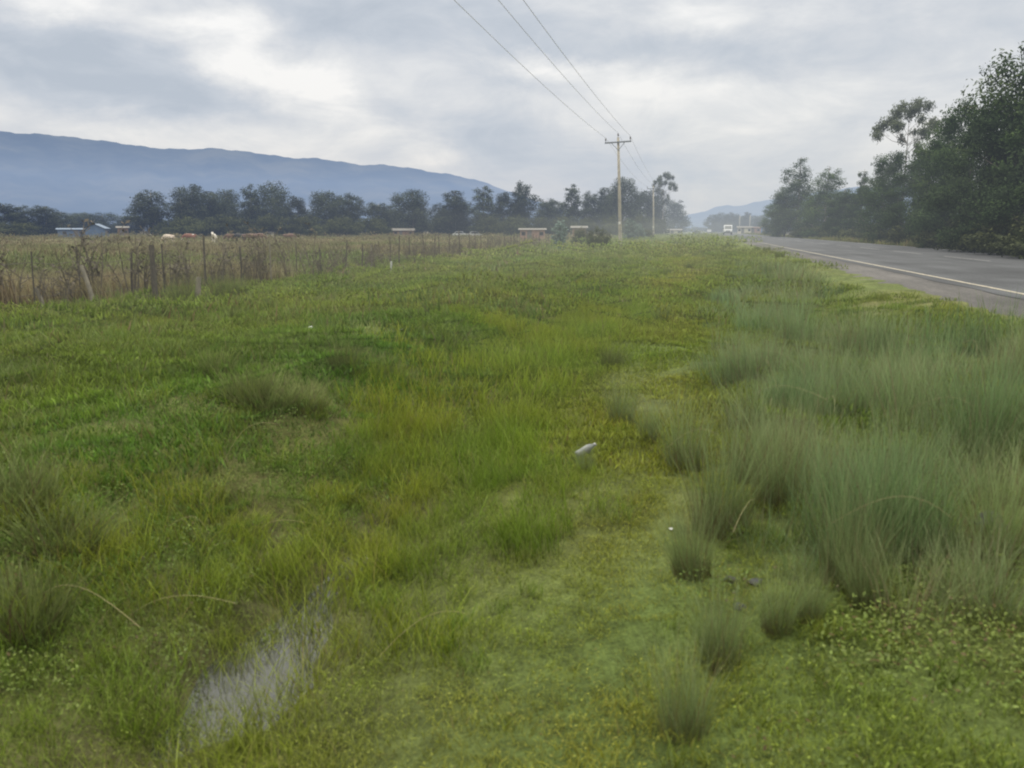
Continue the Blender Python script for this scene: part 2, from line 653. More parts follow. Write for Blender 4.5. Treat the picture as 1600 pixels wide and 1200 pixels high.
# ------------------------------------------------------------------ road
def strip(name, mat, s0, s1, t0, t1, dz, ns=6, dt=4.0, wav=(0, 0)):
    S = np.linspace(s0, s1, ns)
    T = axis(t0, t1, max(t0, -5), 30, .5, 1.06) if t1 > 60 else np.linspace(t0, t1, 9)
    T = T[T <= t1 + 30] if t1 > 60 else T
    ss, tt = np.meshgrid(S, T)
    w0 = (ss == s0) * wav[0] * fbm(tt, tt * .3, 41, 2.2, 4) + (ss == s1) * wav[1] * fbm(tt, tt * .3, 42, 2.2, 4)
    x, y = W((ss + w0).ravel(), tt.ravel())
    z = np.interp(ss.ravel(), [3.2, 3.5, 4.0, 4.6, 9.1, 13.2, 13.6, 14.0], [-.12, -.08, -.045, -.012, .035, -.012, -.06, -.12]) + dz
    i = np.arange(ss.size).reshape(ss.shape)
    f = np.stack([i[:-1, :-1], i[:-1, 1:], i[1:, 1:], i[1:, :-1]], -1).reshape(-1, 4)
    return np_mesh(name, np.stack([x, y, z], 1), [f], None, False)


def asphalt(name, base, var, speck, track=False):
    m, nt, out = nodes_of(name)
    geo = nd(nt, 'ShaderNodeNewGeometry')
    mp = nd(nt, 'ShaderNodeMapping')
    mp.inputs['Rotation'].default_value = (0, 0, AZ)
    nt.links.new(geo.outputs['Position'], mp.inputs[0])
    n1 = nd(nt, 'ShaderNodeTexNoise', i_Scale=.35, i_Detail=5.0)
    mp2 = nd(nt, 'ShaderNodeMapping')
    mp2.inputs['Scale'].default_value = (1.6, .12, 1)
    nt.links.new(mp.outputs[0], mp2.inputs[0])
    n2 = nd(nt, 'ShaderNodeTexNoise', i_Scale=1.0, i_Detail=5.0)
    nt.links.new(mp2.outputs[0], n2.inputs['Vector'])
    n3 = nd(nt, 'ShaderNodeTexNoise', i_Scale=speck, i_Detail=4.0, i_Roughness=.7)
    nt.links.new(geo.outputs['Position'], n1.inputs['Vector'])
    nt.links.new(geo.outputs['Position'], n3.inputs['Vector'])
    c = ramp(nt, n1.outputs['Fac'], [(.3, [v * (1 - var) for v in base]), (.7, [v * (1 + var) for v in base])])
    for n, lo, hi in ((n2, .66, 1.34), (n3, .5, 1.6)):
        mr = nd(nt, 'ShaderNodeMapRange', i_From_Min=.3, i_From_Max=.7, i_To_Min=lo, i_To_Max=hi)
        nt.links.new(n.outputs['Fac'], mr.inputs['Value'])
        c = mixc(nt, 1.0, c, mr.outputs[0], 'MULTIPLY')
    b = nd(nt, 'ShaderNodeBsdfPrincipled', i_Roughness=.8)
    b.inputs['Specular IOR Level'].default_value = .25
    nt.links.new(c, b.inputs['Base Color'])
    bp = nd(nt, 'ShaderNodeBump', i_Strength=.5, i_Distance=.01)
    nt.links.new(n3.outputs['Fac'], bp.inputs['Height'])
    nt.links.new(bp.outputs[0], b.inputs['Normal'])
    nt.links.new(b.outputs[0], out.inputs[0])
    return m


M_SHOULDER = asphalt('shoulder_gravel', (.066, .060, .054), .3, 18)
M_ROAD = asphalt('asphalt', (.043, .044, .046), .35, 26)


def paint(name, c):
    m, nt, out = nodes_of(name)
    geo = nd(nt, 'ShaderNodeNewGeometry')
    n = nd(nt, 'ShaderNodeTexNoise', i_Scale=7.0, i_Detail=6.0, i_Roughness=.7)
    nt.links.new(geo.outputs['Position'], n.inputs['Vector'])
    col = ramp(nt, n.outputs['Fac'], [(.36, (.09, .09, .09)), (.5, [v * .8 for v in c]), (.7, c)])
    b = nd(nt, 'ShaderNodeBsdfPrincipled', i_Roughness=.7)
    nt.links.new(col, b.inputs['Base Color'])
    nt.links.new(b.outputs[0], out.inputs[0])
    return m


M_CREAM = paint('cream_line_paint', (.40, .35, .25))
M_WHITE = paint('white_line_paint', (.26, .26, .25))
tag(link('road_shoulder', strip('road_shoulder', M_SHOULDER, 3.2, 14.0, -40, 1600, 0, 28), M_SHOULDER), kind='structure')
tag(link('road', strip('road', M_ROAD, 4.75, 13.15, -40, 1600, .006, 12, wav=(.05, .05)), M_ROAD), kind='structure')
tag(link('road_edge_line', strip('road_edge_line', M_CREAM, 5.07, 5.165, -40, 1600, .011, 2), M_CREAM), kind='structure')
tag(link('road_edge_line', strip('road_edge_line', M_WHITE, 12.75, 12.87, -40, 1600, .011, 2), M_WHITE), kind='structure')


def centre_dashes():
    b = MB()
    t = -12.0
    while t < 300:
        p = [W(9.04, t), W(9.15, t), W(9.15, t + 5), W(9.04, t + 5)]
        b.add([(x, y, .046) for x, y in p], [(0, 1, 2, 3)])
        t += 8
    tag(b.build('road_centre_line', M_WHITE), kind='structure')


centre_dashes()

# ------------------------------------------------------------------ puddle
def make_water():
    m, nt, out = nodes_of('puddle_water')
    b = nd(nt, 'ShaderNodeBsdfPrincipled', i_Roughness=.04)
    b.inputs['Base Color'].default_value = (.035, .036, .024, 1)
    b.inputs['Specular IOR Level'].default_value = .6
    geo = nd(nt, 'ShaderNodeNewGeometry')
    n = nd(nt, 'ShaderNodeTexNoise', i_Scale=14.0, i_Detail=2.0)
    nt.links.new(geo.outputs['Position'], n.inputs['Vector'])
    bp = nd(nt, 'ShaderNodeBump', i_Strength=.04, i_Distance=.01)
    nt.links.new(n.outputs['Fac'], bp.inputs['Height'])
    nt.links.new(bp.outputs[0], b.inputs['Normal'])
    nt.links.new(b.outputs[0], out.inputs[0])
    q = MB()
    ring = []
    for k in range(40):
        a = 2 * math.pi * k / 40
        r = 1 + .12 * math.sin(3 * a + 1) + .1 * math.sin(5 * a)
        x, y = W(-1.88 + .7 * r * math.cos(a), 3.0 + 1.85 * r * math.sin(a))
        ring.append((x, y, WATER_Z))
    q.add(ring, [tuple(range(40))])
    tag(q.build('puddle', m), 'shallow sky-grey puddle lying in the grassy ditch', 'puddle', kind='structure')


WATER_Z = -.933
make_water()


# ------------------------------------------------------------------ mountains
def mountain(name, prof, r_ridge, r_foot, r_back, mat, seed):
    xs = np.array([p[0] for p in prof], float); ys = np.array([p[1] for p in prof], float)
    n = 260
    px = np.linspace(xs[0], xs[-1], n)
    py = np.interp(px, xs, ys)
    edge = np.clip((358 - py) / 40, 0, 1)
    py = py + edge * .6 * (2.2 * np.sin(px * .041 + seed) * np.sin(px * .017) + 1.3 * np.sin(px * .12 + 2) + .8 * np.sin(px * .31 + seed))
    rr = np.random.default_rng(seed)
    V = []
    rows = 26
    for j in range(rows):
        u = j / (rows - 1)                      # 0 foot, .72 ridge, 1 back
        for i in range(n):
            d = ray(px[i], 360); h = math.hypot(d[0], d[1]); ux, uy = d[0] / h, d[1] / h
            e = ray(px[i], py[i]); tan_e = e[2] / math.hypot(e[0], e[1])
            H = max(0, tan_e) * r_ridge
            if u <= .72:
                k = u / .72
                r = r_foot + (r_ridge - r_foot) * k
                hh = H * (k ** 1.25)
                gul = math.sin(px[i] * .045 + 2.2 * math.sin(px[i] * .013 + seed) + k * 1.5) + .5 * math.sin(px[i] * .11 + k * 4 + seed)
                hh *= 1 - .12 * (1 - k) * k * 4 * (.5 + .5 * gul)
            else:
                k = (u - .72) / .28
                r = r_ridge + (r_back - r_ridge) * k
                hh = H * (1 - k * k)
            V.append((ux * r, uy * r, hh - 1 if j not in (0,) else -6))
    i = np.arange(rows * n).reshape(rows, n)
    f = np.stack([i[:-1, :-1], i[:-1, 1:], i[1:, 1:], i[1:, :-1]], -1).reshape(-1, 4)
    tag(link(name, np_mesh(name, V, [f], None, True), mat), kind='structure')


def mountain_mat():
    m, nt, out = nodes_of('forested_hillside')
    geo = nd(nt, 'ShaderNodeNewGeometry')
    n = nd(nt, 'ShaderNodeTexNoise', i_Scale=.006, i_Detail=9.0, i_Roughness=.6)
    nt.links.new(geo.outputs['Position'], n.inputs['Vector'])
    c = ramp(nt, n.outputs['Fac'], [(.35, (.024, .034, .038)), (.5, (.036, .046, .048)), (.65, (.058, .066, .062))])
    d = nd(nt, 'ShaderNodeBsdfDiffuse')
    nt.links.new(c, d.inputs[0])
    nt.links.new(d.outputs[0], out.inputs[0])
    return m


M_HILL = mountain_mat()
mountain('mountain', [(-900, 190), (-600, 170), (-400, 190), (-200, 186), (-80, 194), (0, 203), (60, 209), (150, 216), (220, 226), (290, 233), (320, 233), (350, 231), (400, 238), (450, 244), (500, 246), (560, 256), (600, 257), (660, 265), (700, 270), (740, 279), (770, 288), (800, 299), (830, 311), (860, 322), (900, 336), (950, 352), (990, 361)], 3000, 1900, 3900, M_HILL, 1)
mountain('mountain', [(1010, 361), (1040, 347), (1080, 333), (1100, 329), (1120, 322), (1138, 319), (1155, 320), (1170, 317), (1185, 314), (1210, 310), (1240, 304), (1280, 298), (1330, 292), (1400, 290), (1500, 296), (1700, 300), (2000, 320), (2300, 361)], 3300, 2300, 4000, M_HILL, 5)

# ------------------------------------------------------------------ grass
def blades(n, radius, h, w, lean=.35, droop=.25, seed=0, segs=3, hvar=.45, flare=0.0, wind=(0, 0)):
    r = np.random.default_rng(seed)
    a = r.uniform(0, 6.283, n); q = radius * np.sqrt(r.uniform(0, 1, n))
    bx, by = q * np.cos(a), q * np.sin(a)
    hh = h * (1 - hvar + hvar * 1.6 * r.uniform(0, 1, n))
    la = r.uniform(0, 6.283, n)
    lx = lean * np.cos(la) * r.uniform(.2, 1.4, n) + flare * np.cos(a) * q / max(radius, 1e-6) + wind[0]
    ly = lean * np.sin(la) * r.uniform(.2, 1.4, n) + flare * np.sin(a) * q / max(radius, 1e-6) + wind[1]
    sa = r.uniform(0, 6.283, n)
    sx, sy = np.cos(sa), np.sin(sa)
    ww = w * r.uniform(.6, 1.3, n)
    rnd = r.uniform(0, 1, n)
    V = []; C = []
    for k in range(segs + 1):
        u = k / segs
        o = hh * (.45 * u + .55 * u * u)
        cx = bx + lx * o; cy = by + ly * o
        cz = hh * (u - droop * u * u * (np.abs(lx) + np.abs(ly)))
        if k < segs:
            wk = ww * (1 - .75 * u ** 1.5) / 2
            V.append(np.stack([cx - sx * wk, cy - sy * wk, cz], 1)); V.append(np.stack([cx + sx * wk, cy + sy * wk, cz], 1))
            C += [np.stack([np.full(n, u), rnd, rnd], 1)] * 2
        else:
            V.append(np.stack([cx, cy, cz], 1)); C.append(np.stack([np.full(n, u), rnd, rnd], 1))
    nv = 2 * segs + 1
    Va = np.stack(V, 1).reshape(-1, 3); Ca = np.stack(C, 1).reshape(-1, 3)
    base = (np.arange(n) * nv)[:, None]
    quads = np.concatenate([base + np.array([2 * k, 2 * k + 1, 2 * k + 3, 2 * k + 2]) for k in range(segs - 1)]) if segs > 1 else None
    tri = base + np.array([2 * segs - 2, 2 * segs - 1, 2 * segs])
    return Va, ([quads, tri] if quads is not None else [tri]), Ca


def join(parts):
    V = []; Q = []; T = []; C = []; b = 0
    for v, fs, c in parts:
        V.append(v); C.append(c)
        for f in fs: (Q if f.shape[1] == 4 else T).append(f + b)
        b += len(v)
    F = []
    if Q: F.append(np.concatenate(Q))
    if T: F.append(np.concatenate(T))
    return np.concatenate(V), F, np.concatenate(C)


def leaflets(n, radius, h, size, seed):
    """small broad leaves of creeping ground plants"""
    r = np.random.default_rng(seed)
    a = r.uniform(0, 6.283, n); q = radius * np.sqrt(r.uniform(0, 1, n))
    c = np.stack([q * np.cos(a), q * np.sin(a), h * r.uniform(.15, 1, n)], 1)
    ya = r.uniform(0, 6.283, n); tl = r.uniform(-.2, .8, n)
    u = np.stack([np.cos(ya) * np.cos(tl), np.sin(ya) * np.cos(tl), np.sin(tl)], 1)
    v = np.stack([-np.sin(ya), np.cos(ya), r.uniform(-.4, .4, n)], 1)
    s = (size * r.uniform(.5, 1.3, n))[:, None]
    V = np.stack([c - u * s * .5, c + v * s * .3 + u * s * .05, c + u * s * .6, c - v * s * .3 + u * s * .05], 1).reshape(-1, 3)
    rnd = r.uniform(0, 1, n)
    C = np.repeat(np.stack([.45 + .5 * r.uniform(0, 1, n), rnd, rnd], 1), 4, 0)
    f = (np.arange(n) * 4)[:, None] + np.array([0, 1, 2, 3])
    return V, [f], C


def scatter(name, variants, pts, idx, rot, scl, tint, mat):
    """one 'stuff' object: points on the ground, each carrying a clump of blades"""
    coll = bpy.data.collections.new(name + '_clumps')
    for k, part in enumerate(variants):
        me = np_mesh(f'{name}_clump_{k}', *part)
        me.materials.append(mat)
        coll.objects.link(bpy.data.objects.new(f'{name}_clump_{k:02d}', me))
    me = bpy.data.meshes.new(name)
    me.vertices.add(len(pts))
    me.vertices.foreach_set('co', np.asarray(pts, np.float32).ravel())
    for an, ty, key, dat in (('idx', 'INT', 'value', np.asarray(idx, np.int32)), ('rot', 'FLOAT_VECTOR', 'vector', np.asarray(rot, np.float32).ravel()),
                             ('scl', 'FLOAT_VECTOR', 'vector', np.asarray(scl, np.float32).ravel()), ('tint', 'FLOAT_COLOR', 'color', np.asarray(tint, np.float32).ravel())):
        at = me.attributes.new(an, ty, 'POINT')
        at.data.foreach_set(key, dat)
    me.materials.append(mat)
    o = bpy.data.objects.new(name, me)
    COL.objects.link(o)
    g = bpy.data.node_groups.new(name + '_scatter', 'GeometryNodeTree')
    g.interface.new_socket('Geometry', in_out='INPUT', socket_type='NodeSocketGeometry')
    g.interface.new_socket('Geometry', in_out='OUTPUT', socket_type='NodeSocketGeometry')
    gi = g.nodes.new('NodeGroupInput'); go = g.nodes.new('NodeGroupOutput')
    ip = g.nodes.new('GeometryNodeInstanceOnPoints')
    ci = g.nodes.new('GeometryNodeCollectionInfo')
    ci.inputs['Collection'].default_value = coll
    ci.inputs['Separate Children'].default_value = True
    ci.inputs['Reset Children'].default_value = True
    ip.inputs['Pick Instance'].default_value = True
    L = g.links.new
    L(gi.outputs[0], ip.inputs['Points']); L(ci.outputs[0], ip.inputs['Instance'])
    for an, ty, sock in (('idx', 'INT', 'Instance Index'), ('rot', 'FLOAT_VECTOR', 'Rotation'), ('scl', 'FLOAT_VECTOR', 'Scale')):
        na = g.nodes.new('GeometryNodeInputNamedAttribute'); na.data_type = ty
        na.inputs['Name'].default_value = an
        L(na.outputs[0], ip.inputs[sock])
    L(ip.outputs[0], go.inputs[0])
    md = o.modifiers.new('scatter', 'NODES')
    md.node_group = g
    tag(o, kind='stuff')
    return o


def sample(bands, keep, seed):
    """random ground points: bands of (near, far, points per square metre) inside the viewed wedge"""
    r = np.random.default_rng(seed)
    X = []; Y = []; B = []
    for b, (d0, d1, dens) in enumerate(bands):
        half = R(88) if d1 <= 8 else R(62) if d1 <= 20 else R(50)
        d0 = .3 if d0 < 2 else d0
        area = half * (d1 * d1 - d0 * d0)
        n = int(area * dens)
        d = np.sqrt(r.uniform(d0 * d0, d1 * d1, n)); a = r.uniform(-half, half, n)
        x, y = d * np.sin(a), d * np.cos(a)
        s, t = ST(x, y)
        k = keep(x, y, s, t, r.uniform(0, 1, n))
        X.append(x[k]); Y.append(y[k]); B.append(np.full(k.sum(), b))
    return np.concatenate(X), np.concatenate(Y), np.concatenate(B)


def sow(name, variants_by_band, bands, keep, mat, tint_fn, scale_fn=None, seed=0, sink=.01, tilt=.12):
    x, y, b = sample(bands, keep, seed)
    r = np.random.default_rng(seed + 1)
    flat = [v for vs in variants_by_band for v in vs]
    first = np.cumsum([0] + [len(v) for v in variants_by_band])
    cnt = np.array([len(v) for v in variants_by_band])
    idx = first[b] + (r.integers(0, 1000, len(x)) % cnt[b])
    rot = np.stack([r.normal(0, tilt, len(x)), r.normal(0, tilt, len(x)), r.uniform(0, 6.283, len(x))], 1)
    s, t = ST(x, y)
    k = r.uniform(.75, 1.3, len(x))
    if scale_fn is not None: k = k * scale_fn(x, y, s, t)
    scl = np.stack([.5 + .5 * k, .5 + .5 * k, k], 1)
    tint = np.ones((len(x), 4)); tint[:, :3] = tint_fn(x, y, s, t)
    z = terrain(x, y) - sink
    return scatter(name, flat, np.stack([x, y, z], 1), idx, rot, scl, tint, mat)


def lerp(a, b, k):
    return np.asarray(a)[None, :] * (1 - k[:, None]) + np.asarray(b)[None, :] * k[:, None]


EDGE = 3.75
FENCE_S = -13.0


def on_verge(s, lo=FENCE_S - .3, hi=EDGE):
    return (s > lo) & (s < hi)


# short turf everywhere between the fence and the road
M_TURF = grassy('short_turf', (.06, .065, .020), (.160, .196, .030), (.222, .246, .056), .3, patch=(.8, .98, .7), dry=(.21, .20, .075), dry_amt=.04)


def turf_tint(x, y, s, t):
    k = np.clip(.5 + .5 * fbm(x, y, 5, 9.0), 0, 1)
    c = lerp((.90, .98, .9), (1.08, 1.0, .95), k)
    path = np.exp(-((s + .1) / .8) ** 2)
    c = c * lerp((1, 1, 1), (1.22, 1.08, .80), path)
    g = np.clip(fbm(x, y, 15, 3.0), 0, 1)
    c = c * lerp((1, 1, 1), (.80, .90, .80), g)
    bank = np.exp(-((s + 3.4) / 1.1) ** 2) * np.clip((14 - t) / 6, 0, 1)
    c = c * lerp((1, 1, 1), (.62, .88, .75), bank)
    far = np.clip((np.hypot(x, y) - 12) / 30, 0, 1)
    return c * lerp((1, 1, 1), (1.42, 1.27, 2.3), far)  # paler and bluer with distance: haze put into the tint


def stems(n, radius, h, seed):
    """a few dry flowering stems standing above the sward"""
    v, f, c = blades(n, radius, h, .0034, .34, .35, seed, 6, .4, .15)
    c = c.copy(); c[:, 1] = .03; c[:, 0] = .5 + .5 * c[:, 0]
    return v, f, c


near_turf = [join([blades(330, .24, .050, .0034, .9, .3, 10 + i, 2), leaflets(80, .24, .030, .011, 20 + i)]) for i in range(5)]
mid_turf = [blades(420, .55, .075, .009, .7, .25, 30 + i, 2) for i in range(4)]
far_turf = [blades(420, 1.3, .13, .030, .6, .2, 40 + i, 1) for i in range(4)]
vfar_turf = [blades(380, 3.2, .20, .09, .6, .2, 50 + i, 1) for i in range(3)]


def not_wet(x, y, s):
    return terrain(x, y) > WATER_Z + .01


def edge_room(x, y, s, r0):
    d = np.hypot(x, y)
    return s < EDGE - np.interp(d, [5, 6, 13.5, 14.5, 43, 45], [.15, .4, .45, .7, .9, 1.3]) * r0


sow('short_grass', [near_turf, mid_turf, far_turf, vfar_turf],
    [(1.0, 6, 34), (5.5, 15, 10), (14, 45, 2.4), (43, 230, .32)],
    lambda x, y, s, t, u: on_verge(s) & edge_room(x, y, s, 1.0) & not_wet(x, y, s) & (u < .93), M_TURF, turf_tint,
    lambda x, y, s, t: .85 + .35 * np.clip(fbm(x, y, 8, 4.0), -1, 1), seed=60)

# creeping broad-leaved ground cover, thick at the foot of the right bank
M_COVER = grassy('creeping_cover', (.035, .045, .014), (.090, .128, .026), (.118, .150, .036), .25, patch=(.85, 1.0, .75), dry=(.14, .105, .045), dry_amt=.10)
cover = [leaflets(330, .26, .07, .016, 70 + i) for i in range(5)]


def cover_keep(x, y, s, t, u):
    a = np.clip((s - .1) / .9, 0, 1) * np.clip((7 - t) / 3, 0, 1)
    b = np.exp(-((s + 3.3) / .9) ** 2) * np.clip((12 - t) / 5, 0, 1)
    return on_verge(s) & not_wet(x, y, s) & (u < (a + b) * (.55 + .6 * fbm(x, y, 6, 2.0)))


tuft_a = [blades(60, .07, .10, .0035, .6, .3, 65 + i, 3, .7) for i in range(4)]
tuft_b = [blades(90, .16, .13, .008, .6, .3, 68 + i, 2, .7) for i in range(3)]
sow('turf_tufts', [tuft_a, tuft_b], [(1.0, 6.5, 20), (6, 18, 6)],
    lambda x, y, s, t, u: on_verge(s, -13, 3.4) & not_wet(x, y, s) & (u < np.clip(.35 + .9 * fbm(x, y, 35, 1.4), .03, 1) * (1 - .8 * np.exp(-((s + .1) / .7) ** 2))), M_TURF,
    lambda x, y, s, t: lerp((.78, .92, .8), (1.08, 1.0, .88), np.clip(.5 + .7 * fbm(x, y, 36, 1.9), 0, 1)), None, seed=66)

sow('ground_cover', [cover, cover], [(1.0, 6, 34), (6, 13, 14)], cover_keep, M_COVER,
    lambda x, y, s, t: lerp((.85, .95, .9), (1.15, 1.05, 1), np.clip(.5 + .5 * fbm(x, y, 7, 2.5), 0, 1)), seed=80)

# lush grass standing along the wet ditch
M_DITCH = grassy('ditch_grass', (.045, .05, .014), (.150, .198, .018), (.225, .262, .042), .35, patch=(1.04, 1.0, .85), dry=(.30, .25, .10), dry_amt=.05)
ditch_near = [join([blades(120, .22, .32, .0045, .45, .3, 90 + i, 4, .75), stems(2, .2, .32, 95 + i)]) for i in range(6)]
ditch_mid = [blades(170, .40, .33, .0085, .42, .3, 100 + i, 3, .75) for i in range(4)]
ditch_far = [blades(150, .8, .34, .034, .42, .3, 110 + i, 2, .55) for i in range(3)]


def ditch_w(s, t, x, y):
    c = -1.95 - .55 * np.clip((3.2 - t) / 2.4, 0, 1.4) + .25 * np.sin(t * .5)
    w = 1.05 + 1.0 * np.clip((5 - t) / 3, 0, 1) * (s < c) + .35 * fbm(x, y, 9, 3.5)
    return np.exp(-((s - c) / np.maximum(w, .35)) ** 4)


def ditch_keep(x, y, s, t, u):
    wet = np.where(terrain(x, y) < WATER_Z + .004, .95, 1.0)
    return (s > -5) & (s < .2) & (u < ditch_w(s, t, x, y) * wet * np.clip(.82 + .4 * fbm(x, y, 11, 2.2), .25, 1))


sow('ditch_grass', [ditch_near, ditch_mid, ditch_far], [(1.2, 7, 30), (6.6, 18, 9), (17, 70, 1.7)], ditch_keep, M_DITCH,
    lambda x, y, s, t: lerp((.78, .95, .9), (1.12, 1.06, .9), np.clip(.5 + .8 * fbm(x, y, 12, 2.6), 0, 1)),
    lambda x, y, s, t: np.clip(.85 + .28 * fbm(x, y, 13, 2.4), .5, 1.3) * np.interp(t, [0, 3, 5, 7, 12], [.5, .58, .72, .9, .85]), seed=120)

# taller uneven pasture between the bank and the fence
M_PAST = grassy('verge_pasture', (.06, .060, .022), (.118, .152, .036), (.180, .195, .072), .3, patch=(.85, 1.02, .8), dry=(.22, .17, .08), dry_amt=.12)
past_near = [blades(110, .30, .16, .006, .6, .3, 130 + i, 3, .6) for i in range(4)]
past_mid = [blades(150, .7, .19, .015, .6, .3, 140 + i, 2, .6) for i in range(4)]
past_far = [blades(150, 1.6, .22, .045, .6, .3, 150 + i, 1, .6) for i in range(3)]


def past_keep(x, y, s, t, u):
    f = fbm(x, y, 16, 4.5)
    left = np.clip((-2.8 - s) / 1.5, 0, 1)
    right = np.clip((s + .2) / 2, 0, 1) * np.clip((t - 9) / 10, 0, 1) * np.clip((1.6 - s) / 1.0, 0, 1)
    return on_verge(s) & (u < np.maximum(left, .7 * right) * np.clip(.45 + .8 * f, .06, 1))


def past_tint(x, y, s, t):
    c = lerp((.84, .95, .88), (1.10, 1.02, 1.0), np.clip(.5 + .7 * fbm(x, y, 17, 5.5), 0, 1))
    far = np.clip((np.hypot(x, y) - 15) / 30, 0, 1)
    return c * lerp((1, 1, 1), (1.50, 1.32, 2.3), far)  # distance haze painted into the blade colour


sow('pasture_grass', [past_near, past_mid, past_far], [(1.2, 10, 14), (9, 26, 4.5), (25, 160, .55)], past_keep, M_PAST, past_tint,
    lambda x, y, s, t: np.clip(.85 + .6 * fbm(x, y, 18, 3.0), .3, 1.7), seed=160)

# tall fine blue-green grass on the road bank
M_TALL = grassy('tall_bank_grass', (.088, .076, .032), (.155, .208, .076), (.25, .295, .14), .3, patch=(.95, 1.0, 1.0), dry=(.30, .25, .14), dry_amt=.10)
tall_near = [join([blades(200, .19, .60, .0030, .22, .3, 170 + i, 5, .8, .22), stems(5, .16, .68, 175 + i)]) for i in range(6)]
tall_mid = [blades(210, .30, .50, .0058, .20, .25, 180 + i, 4, .75, .22) for i in range(4)]
tall_far = [blades(190, .50, .50, .016, .20, .2, 190 + i, 3, .7, .2) for i in range(3)]


def tall_w(s, t, x, y):
    # a thick bed from the road edge out to the camera's right, thinning away along the bank
    edge0 = np.interp(t, [0, 2.6, 3.0, 3.4, 4.5, 6, 9, 13, 18, 26, 40], [2.1, 1.3, .8, .5, .25, .1, .0, .05, .3, .9, 1.2])
    edge1 = np.interp(t, [0, 5, 7.5, 9, 10.5, 12, 14.5, 18, 22, 30, 45], [3.4, 3.4, 3.3, 2.9, 2.1, 1.8, 2.2, 2.7, 2.5, 1.7, 1.5])
    a = np.clip((s - edge0) / .8 + .15, 0, 1) * np.clip((edge1 - s) / .4 + .3, 0, 1)
    near = np.clip((t - 2.75 + .25 * fbm(x, y, 51, 1.3)) / .4, 0, 1)
    return a * near


def tall_keep(x, y, s, t, u):
    f = np.clip(.64 + 1.15 * fbm(x, y, 19, 1.2), .02, 1)
    thin = np.interp(t, [0, 7, 9, 11, 13, 15, 21, 25, 40, 70], [1, 1, .9, .65, .6, .95, .9, .3, .15, .03])
    return on_verge(s) & (u < tall_w(s, t, x, y) * f * thin)


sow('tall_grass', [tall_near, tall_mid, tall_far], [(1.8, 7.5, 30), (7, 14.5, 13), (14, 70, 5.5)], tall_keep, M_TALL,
    lambda x, y, s, t: lerp((.80, .92, .88), (1.15, 1.05, 1.1), np.clip(.5 + .7 * fbm(x, y, 20, 2.0), 0, 1)),
    lambda x, y, s, t: np.clip(.72 + .55 * fbm(x, y, 21, 1.2), .3, 1.25) * np.interp(t, [0, 3, 5, 8, 10, 30], [.6, .78, .85, .80, .85, .8]) * np.clip(.6 + s * .35, .5, 1), seed=200)

# dry brown grass of the meadow behind the fence
M_MEADOW = grassy('meadow_grass', (.095, .08, .045), (.218, .190, .112), (.29, .25, .155), .25, patch=(.82, .95, .78), dry=(.18, .135, .08), dry_amt=.18)
mead_a = [blades(170, .9, .55, .022, .35, .2, 210 + i, 2, .6) for i in range(4)]
mead_b = [blades(200, 2.4, .55, .07, .35, .2, 220 + i, 1, .6) for i in range(3)]
mead_c = [blades(200, 6.0, .6, .18, .35, .2, 230 + i, 1, .6) for i in range(3)]


def mead_keep(x, y, s, t, u):
    return (s < FENCE_S - .1) & (u < np.clip(.75 + .5 * fbm(x, y, 23, 16.0), .12, 1))


def mead_tint(x, y, s, t):
    d = np.hypot(x, y)
    gr = np.clip(.05 + .75 * fbm(x, y * 1.0, 24, 40.0), 0, 1) * np.clip((d - 22) / 12, 0, 1)
    c = lerp((1, 1, 1), (.70, .98, .62), gr)
    near = np.clip((30 - d) / 12, 0, 1)
    return c * lerp((1, 1, 1), (.92, .84, .82), near) * lerp((.8, .8, .8), (1.15, 1.1, 1.1), np.clip(.5 + .7 * fbm(x, y, 25, 7.0), 0, 1))


sow('meadow_grass', [mead_a, mead_b, mead_c], [(11, 40, 2.2), (38, 105, .45), (100, 270, .07)], mead_keep, M_MEADOW, mead_tint,
    lambda x, y, s, t: np.clip(.9 + .5 * fbm(x, y, 26, 9.0), .4, 1.5) * np.interp(np.hypot(x, y), [0, 20, 30, 60, 90, 300], [1.0, .95, .7, .6, .42, .36]), seed=240)

# rough grass on the far side of the road
M_FARV = grassy('far_verge_grass', (.06, .06, .02), (.13, .15, .05), (.21, .20, .09), .3, dry=(.3, .24, .12), dry_amt=.2)
farv = [blades(110, .35, .40, .016, .45, .3, 250 + i, 2, .6) for i in range(4)]
farv2 = [blades(120, 1.0, .40, .05, .45, .3, 255 + i, 2, .6) for i in range(3)]
sow('roadside_grass', [farv, farv2], [(14, 60, 3.0), (58, 260, .5)],
    lambda x, y, s, t, u: (s > 13.6) & (s < 17.5) & (u < np.clip(.6 + .9 * fbm(x, y, 27, 3.0), .05, 1) * np.clip((17.5 - s) / 2, 0, 1)), M_FARV,
    lambda x, y, s, t: lerp((.8, .9, .8), (1.15, 1.05, 1), np.clip(.5 + .6 * fbm(x, y, 28, 3.0), 0, 1)),
    lambda x, y, s, t: np.clip(.8 + .6 * fbm(x, y, 29, 4.0), .25, 1.6), seed=260)

